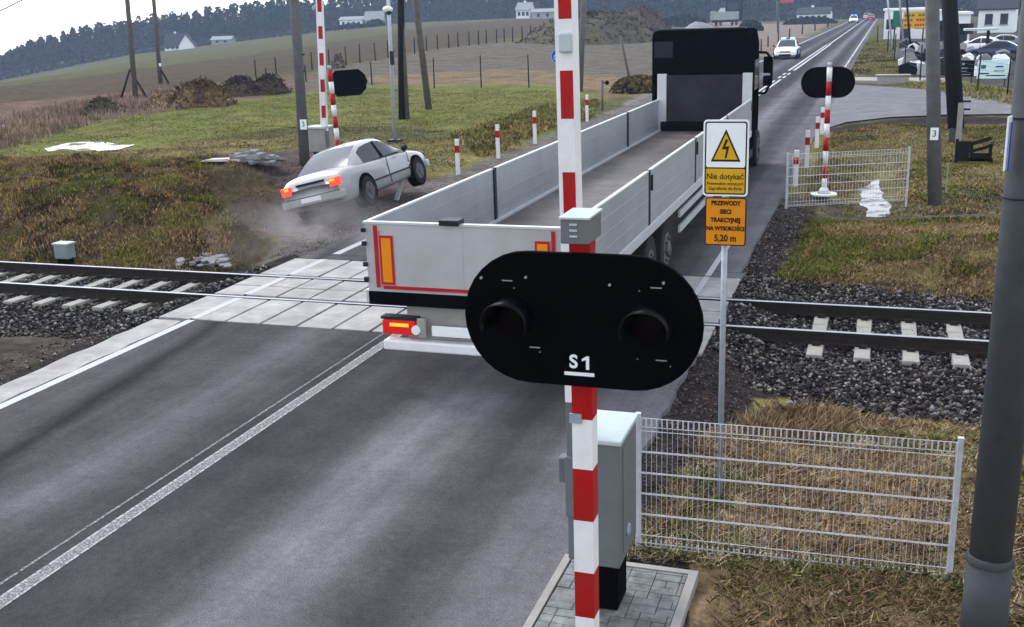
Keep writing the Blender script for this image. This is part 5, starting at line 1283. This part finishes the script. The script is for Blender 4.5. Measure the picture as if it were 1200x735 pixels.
def bare_tree(base_px, h, label, dist=None):
    p = G(*base_px)
    if dist: v = ray(*base_px); v = v/math.hypot(v.x, v.y); p = Vector((v.x*dist, v.y*dist, h1(v.x*dist, v.y*dist)))
    r = empty('bare_tree', p, label, 'tree', 'leafless trees'); q = MB(); q.tube((0, 0, -.2), (0, 0, h*.4), .25, .16, 8); q.build('trunk', 'bark', r)
    q = MB(); rd_ = random.Random(int(base_px[0]))
    def br(a, d, L_, rr_, dep):
        b_ = a+d*L_; q.tube(a, b_, rr_, rr_*.6, 5, caps=False)
        if dep:
            for _ in range(3):
                nd = (d+Vector((rd_.uniform(-.8, .8), rd_.uniform(-.8, .8), rd_.uniform(-.1, .6)))).normalized(); br(b_, nd, L_*.68, rr_*.6, dep-1)
    for _ in range(4): br(Vector((0, 0, h*.38)), Vector((rd_.uniform(-.6, .6), rd_.uniform(-.6, .6), 1)).normalized(), h*.24, .12, 4)
    q.build('crown', 'bark', r)
bare_tree((598, 19), 9, 'leafless tree left of the small white cottage')
bare_tree((512, 22), 7, 'leafless tree right of the leaning wooden pole, at the far field edge')
bare_tree((645, 18), 11, 'leafless tree behind the low pale shed')
# parked tipper
tk = G(850, 30); tk = Vector((tk.x*.985, tk.y*.985, 0)); tip = empty('parked_tipper', tk, 'small parked tipper lorry with a pale box body, beyond the black cab', 'lorry', rz=rad(-8))
s_ = tk.length/F
q = MB(); q.b2(-15*s_, 13*s_, -2, 2, 6.5*s_, 15*s_); q.b2(-15*s_, -14*s_, -2.1, 2.1, 6*s_, 16*s_); q.build('tipper_body', 'wallgrey', tip, bevel=.05)
q = MB(); q.b2(-3*s_, 15*s_, 2.2, 4.2, 5*s_, 30*s_); cb_ = q.build('cab', 'cabblack', tip, bevel=.1)
q = MB(); q.b2(0, 12*s_, 2.12, 2.19, 17*s_, 24*s_); q.build('rear_window', 'glass', cb_)
q = MB(); q.b2(-13*s_, 12*s_, -1.8, 4, 3.5*s_, 6*s_); q.build('chassis', 'black', tip)
for x in (-9*s_, 9*s_):
    for y in (-1.2, 3.2): q = MB(); q.tube((x-.2, y, 3*s_), (x+.2, y, 3*s_), 3*s_, 3*s_, 16); q.build('wheel', 'tyre', tip)

# ------------------------------------------------------------------ yard at the right
def gd(px, py): return G(px, py)
# yellow billboard
yb_ = gd(1076, 58); bb = empty('billboard', yb_, 'yellow billboard with dark lettering beside a green panel, on the yard edge', 'billboard')
def ploc(px, py, base, dy=0): return at(px, py, base.y+dy)-base
a, c = ploc(1059, 14, yb_), ploc(1086, 33, yb_)
q = MB(); q.b2(a.x, c.x, -.06, .06, c.z, a.z); yf = q.build('board', 'yellow', bb)
hgt_ = a.z-c.z; mx_ = (a.x+c.x)/2
for k, t_ in enumerate(('SKUP', 'ZŁOMU', 'METALI')[0:0]): pass
for k, (nw, yy) in enumerate(((3, .78), (4, .5), (5, .2))):
    q = MB(); x = a.x+.12
    for j in range(nw+3):
        wj = (c.x-a.x-.3)/(nw+3); 
        if j != 3: q.b2(x, x+wj*.75, -.07, -.062, c.z+hgt_*(yy-.07), c.z+hgt_*(yy+.07))
        x += wj
    q.build('lettering', 'wood' if k == 0 else 'redfilm', yf)
a2, c2 = ploc(1047, 13, yb_), ploc(1056, 32, yb_); q = MB(); q.b2(a2.x, c2.x, -.05, .05, c2.z, a2.z); q.build('green_panel', 'green', bb)
q = MB()
for x in (a.x+.3, c.x-.3, a2.x+.2): q.tube((x, .1, -.1), (x, .1, a.z*.95), .07, .07, 8)
q.build('post', 'steel', bb)
# white hall behind it
def hall(name, x0, x1, ytop, ybot, dist_y, depth, mat, label, roof='roofgrey'):
    p = at((x0+x1)/2, ybot, dist_y); base = Vector((p.x, dist_y, h1(p.x, dist_y))); r = empty(name, base, label, 'hall')
    a, c = at(x0, ytop, dist_y)-base, at(x1, ytop, dist_y)-base
    z = max(2.5, (a.z+c.z)/2); q = MB(); q.b2(a.x, c.x, 0, depth, -.2, z); q.build('wall', mat, r)
    q = MB(); q.b2(a.x-.2, c.x+.2, -.25, depth+.2, z, z+.25); q.build('roof', roof, r)
    q = MB()
    for k in range(3): x = a.x+(c.x-a.x)*(k+.5)/3; q.b2(x-.6, x+.6, -.05, -.003, .0 if k == 1 else z*.35, z*.7)
    q.build('doorway', 'steel', r)
hall('market_hall', 1037, 1088, 12, 48, 150, 14, 'wallwhite', 'white hall behind the yellow billboard', 'wallwhite')
hall('market_hall', 1095, 1110, 14, 40, 140, 10, 'wallwhite', 'white hall between the concrete mast and the twin poles', 'wallwhite')
hall('market_hall', 1118, 1138, 17, 42, 125, 10, 'wallwhite', 'small white hall right of the twin poles', 'wallwhite')
hw2 = house('bungalow', (1168, 44), 34, 3.2, 2.0, 9, rad(-8), 'wallwhite', 'roof', 'white bungalow with a dark roof at the right edge, behind the yard', 2, dist=175)
# tall thin lamps over the yard
for k, (x, t_) in enumerate(((1040, -5), (1054, -5), (1062, -10))):
    p, d_ = pole('lamp_post', (x+6, 56+k*4), (x, t_), .10, .08, ('galvpole', 'palecon', 'tarwood')[k], ('slim grey lamp post', 'pale lamp post', 'dark leaning post')[k]+' above the yellow billboard', 'post', 8)
# signs on the yard fence
def fence_sign(x0, x1, y0, y1, mat, label, marks):
    b_ = gd((x0+x1)/2, y1+9); r = empty('fence_sign', b_, label, 'sign'); a, c = ploc(x0, y0, b_), ploc(x1, y1, b_)
    q = MB(); q.b2(a.x, c.x, -.02, .02, c.z, a.z); f = q.build('sign_face', mat, r)
    for (u0, u1, v0, v1, m_) in marks:
        q = MB(); q.b2(a.x+(c.x-a.x)*u0, a.x+(c.x-a.x)*u1, -.03, -.022, c.z+(a.z-c.z)*v0, c.z+(a.z-c.z)*v1); q.build('printed_mark', m_, f)
    q = MB(); [q.tube((x, .05, -.1), (x, .05, a.z), .03, .03, 6) for x in (a.x+.1, c.x-.1)]; q.build('post', 'steel', r)
fence_sign(1146, 1180, 71, 92, 'paleblue', 'pale blue and white sign on the yard fence, by the right edge', ((.12, .28, .55, .75, 'green'), (.6, .85, .62, .7, 'blue'), (.55, .9, .38, .48, 'galv'), (.05, .4, .25, .32, 'steel'), (.3, .95, .14, .2, 'steel'), (0, 1, -.03, 0, 'green')))
fence_sign(1123, 1141, 71, 90, 'black', 'black sign with faint white print on the yard fence, right of the twin poles', ((.25, .4, .72, .86, 'palecon'), (.1, .6, .5, .56, 'wallgrey'), (.1, .55, .32, .36, 'wallgrey'), (.1, .8, .12, .16, 'wallgrey')))
# canopy on a post
cn = gd(1158, 66); r = empty('canopy', cn, 'small flat canopy on a single dark post in the yard', 'canopy'); a, c = ploc(1130, 36, cn), ploc(1168, 38, cn)
q = MB(); q.b2(a.x, c.x, -1.2, 1.2, a.z, a.z+.15); q.build('roof', 'ltgrey', r); q = MB(); mx2 = ploc(1158, 40, cn).x; q.tube((mx2, 0, -.1), (mx2, 0, a.z), .12, .12, 8); q.build('post', 'tarwood', r)
# parked cars and stone slabs in the yard
yc = car('dark blue car parked in the yard, behind the pale blue fence sign', 'carblue', 'cars parked in the yard'); yc.location = gd(1165, 70); yc.rotation_euler = (0, 0, rad(80))
for (x, y, rz, pnt, lab) in ((1148, 63, 75, 'copwhite', 'white car parked in the yard, left of the canopy post'), (1172, 60, 85, 'cargrey', 'grey car parked by the bungalow at the right edge')):
    n_ = copy_tree(yc, loc=gd(x, y), rz=rad(rz), label=lab)
    for ch in kids(n_):
        if ch.name.split('.')[0] in ('body', 'pillar', 'roof', 'rear_bumper', 'front_bumper'):
            ch.data = ch.data.copy(); ch.data.materials[0] = M[pnt]
rd2 = random.Random(5)
places = [(1066+rd2.uniform(-6, 110), rd2.uniform(57, 90)) for _ in range(64)]+[(1062, 78), (1068, 72), (1073, 84), (1082, 76), (1088, 70), (1086, 84), (1100, 80), (1108, 76), (1064, 66), (1056, 70), (1104, 88), (1128, 66), (1136, 70), (1150, 69), (1059, 60), (1080, 68)]
where = ['leftmost upright', 'tilted', 'low', 'tall', 'narrow', 'broken', 'wide', 'small', 'rearmost', 'grey', 'flat', 'squat', 'pale', 'short', 'thin', 'leaning']
for k, (x, y) in enumerate(places):
    q = MB(); w_, h_, t_ = rd2.uniform(.5, 1.2), rd2.uniform(.5, 1.3), rd2.uniform(.12, .3)
    q.prism([(-w_/2, 0), (w_/2, 0), (w_/2*.95, h_*.8), (w_*.1, h_), (-w_/2*.9, h_*.85)], -t_/2, t_/2)
    o = q.build('stone_slab', ['wallwhite', 'sandgrey', 'steel', 'cargrey', 'wallgrey', 'black'][k % 6], label='stone slabs and scrap standing about in the yard below the yellow billboard', cat='stone slab', group='stone slabs in the yard', bevel=.03)
    o.location = gd(x, y); o.rotation_euler = (rd2.uniform(-.3, .1), rd2.uniform(-.2, .2), rd2.uniform(-.8, .8))
# small red sign far left of road end
rs = gd(922, 26); r = empty('shop_sign', rs, 'small red sign on a post near the long white house', 'sign'); a, c = ploc(914, -3, rs), ploc(930, 3, rs)
q = MB(); q.b2(a.x, c.x, -.1, .1, c.z, a.z); q.build('sign_face', 'fabricred', r); q = MB(); q.tube(((a.x+c.x)/2, .1, -.1), ((a.x+c.x)/2, .1, a.z), .1, .1, 6); q.build('post', 'steel', r)
p, d_ = pole('concrete_pole', (912, 38), (911, 0), .22, .2, 'concrete', 'grey concrete pole between the tipper and the road end', 'pole', 8)

# overhead cable to the leftmost wooden pole
e0 = wp.location+wd_*.985; e1 = at(0, 13, wp.location.y-6); e2 = e1+(e1-e0)*1.5
q = MB(); pts = []
for k in range(25):
    f = k/24; p = e0.lerp(e2, f); p = p+Vector((0, 0, -.25*4*f*(1-f)*0)); pts.append(p)
q.path(pts, .035, 6); q.build('overhead_cable', 'steel', label='dark overhead cable crossing the sky at the top left', cat='cable')

# ------------------------------------------------------------------ forest on the horizon
def forest():
    VV = []; CC = []; FF = []; TV = []
    pine = [(.013, .024, .015), (.018, .030, .018), (.010, .019, .013)]; bare = [(.034, .028, .030), (.028, .024, .028), (.040, .032, .032)]
    nrow = 6
    tot = 0
    for row in range(nrow):
        a = -52.0
        while a < 14:
            d = 452+row*11+float(RNG.uniform(-5, 5)); d *= float(np.interp(a, [-50, -20, 0, 14], [1, 1, .86, .78]))
            a += math.degrees(4.4/d)*float(RNG.uniform(.7, 1.3))
            x, y = d*math.sin(rad(a)), d*math.cos(rad(a)); z = h1(x, y)
            if -1.6 < a < 0.4 and False: continue
            dec = float(vnoise(np.array([a*.35]), np.array([row*.2]), 77)[0]) > (.62 if a < -28 else .42)
            H = float(np.interp(a, [-52, -44, -43, -42, -40, -36, -30, 14], [7, 8, 10, 13.5, 15, 15.5, 16.5, 19]))*float(RNG.uniform(.86, 1.08))*.86
            n = 120; t = RNG.uniform(0, 1, n)
            if dec: rad_ = (2.7*np.sin(np.clip(t, 0, 1)*2.7+.3))*RNG.uniform(.4, 1, n); zz = H*(.12+.85*t); pal = bare; ls = .75
            else: rad_ = (2.6*(1-t)**.5+.2)*RNG.uniform(.5, 1, n); zz = H*(.15+.85*t); pal = pine; ls = .85
            an = RNG.uniform(0, 6.28, n); P = np.stack([x+rad_*np.cos(an), y+rad_*np.sin(an), z+zz], 1)
            u = RNG.normal(0, 1, (n, 3)); u /= np.linalg.norm(u, axis=1)[:, None]; v = np.cross(u, RNG.normal(0, 1, (n, 3))); v /= np.linalg.norm(v, axis=1)[:, None]
            s = ls*RNG.uniform(.5, 1.2, (n, 1)); VV.append(np.stack([P-u*s, P+v*s*.7, P+u*s, P-v*s*.7], 1).reshape(-1, 3))
            CC.append(np.repeat(np.array(pal)[RNG.choice(3, n)]*RNG.uniform(.6, 1.5, (n, 1)), 4, 0))
            # trunk as two crossed tapering blades of wood
            w_ = .22; Pz = np.array([[x-w_, y, z-.5], [x+w_, y, z-.5], [x+.08, y, z+H*.9], [x-.08, y, z+H*.9], [x, y-w_, z-.5], [x, y+w_, z-.5], [x, y+.08, z+H*.9], [x, y-.08, z+H*.9]]); VV.append(Pz); CC.append(np.full((8, 3), .045))
            tot += 1
    for a in np.arange(-54, 20, .30):
        d = 545*float(np.interp(a, [-50, -20, 0, 14], [1, 1, .86, .78])); x, y = d*math.sin(rad(a)), d*math.cos(rad(a)); Hb = float(np.interp(a, [-52, -44, -43, -42, -40, -36, -30, 14], [5, 6, 8, 11, 12.5, 13, 14, 17]))
        V, c = leaf_blob((x, y, h1(x, y)-1), (7, 4, Hb*2*float(RNG.uniform(.7, .85))), 150, 1.3, pine, 'hedge'); VV.append(V); CC.append(c)
    # undergrowth at the forest foot
    for a in np.arange(-52, 14, .18):
        d = 446*float(np.interp(a, [-50, -20, 0, 14], [1, 1, .86, .78])); x, y = d*math.sin(rad(a)), d*math.cos(rad(a)); V, c = leaf_blob((x, y, h1(x, y)), (4, 3, float(RNG.uniform(3, 7))), 26, .7, [(.03, .035, .022), (.045, .04, .035)]); VV.append(V); CC.append(c)
    V = np.concatenate(VV); C = np.concatenate(CC)
    print('forest trees', tot, 'quads', len(V)//4)
    np_mesh('forest', V, np.arange(len(V)).reshape(-1, 4), 'leaf', C, label='dark pine and bare deciduous forest closing the horizon', cat='forest', kind='stuff')
forest()

# ------------------------------------------------------------------ air: haze box, and dust thrown up by the crashed car
def volume(name, col, dens, noise=None):
    m = bpy.data.materials.new(name); m.use_nodes = True; N, L = _n(m); N.remove(N['Principled BSDF'])
    pv = N.new('ShaderNodeVolumePrincipled'); pv.inputs['Color'].default_value = (*col, 1); pv.inputs['Density'].default_value = dens
    if noise: noise(N, L, pv)
    L.new(pv.outputs[0], N['Material Output'].inputs['Volume']); return m
M['haze'] = volume('haze_air', (.50, .66, .95), HAZE_DENSITY)
q = MB(); q.b2(-720, 720, -720, 720, -24, 34); q.build('haze', 'haze', kind='stuff', label='thin blue haze over the fields', cat='haze')
def dn(N, L, pv):
    tc = N.new('ShaderNodeTexCoord'); n = N.new('ShaderNodeTexNoise'); n.inputs['Scale'].default_value = 1.1; n.inputs['Detail'].default_value = 4; n.inputs['Distortion'].default_value = .8
    L.new(tc.outputs['Object'], n.inputs['Vector'])
    ln = N.new('ShaderNodeVectorMath'); ln.operation = 'MULTIPLY'; ln.inputs[1].default_value = (1/2.4, 1/2.3, 1/.85); L.new(tc.outputs['Object'], ln.inputs[0])
    le = N.new('ShaderNodeVectorMath'); le.operation = 'LENGTH'; L.new(ln.outputs[0], le.inputs[0])
    fa = N.new('ShaderNodeMapRange'); L.new(le.outputs['Value'], fa.inputs['Value']); fa.inputs['From Min'].default_value = 1; fa.inputs['From Max'].default_value = .2; fa.inputs['To Min'].default_value = 0; fa.inputs['To Max'].default_value = 1
    mr = N.new('ShaderNodeMapRange'); L.new(n.outputs['Fac'], mr.inputs['Value']); mr.inputs['From Min'].default_value = .42; mr.inputs['From Max'].default_value = .72; mr.inputs['To Min'].default_value = 0; mr.inputs['To Max'].default_value = .75
    mu = N.new('ShaderNodeMath'); mu.operation = 'MULTIPLY'; L.new(fa.outputs[0], mu.inputs[0]); L.new(mr.outputs[0], mu.inputs[1]); L.new(mu.outputs[0], pv.inputs['Density'])
M['dust'] = volume('dust_air', (.62, .58, .60), .4, dn)
q = MB(); q.ball((0, 0, 0), 1, 20, 0, (2.5, 2.4, .9)); o = q.build('dust_cloud', 'dust', kind='stuff', label='cloud of brown grey dust behind the crashed car', cat='dust'); o.location = (-11.1, 19.6, .15)
print('objects', len(bpy.data.objects))
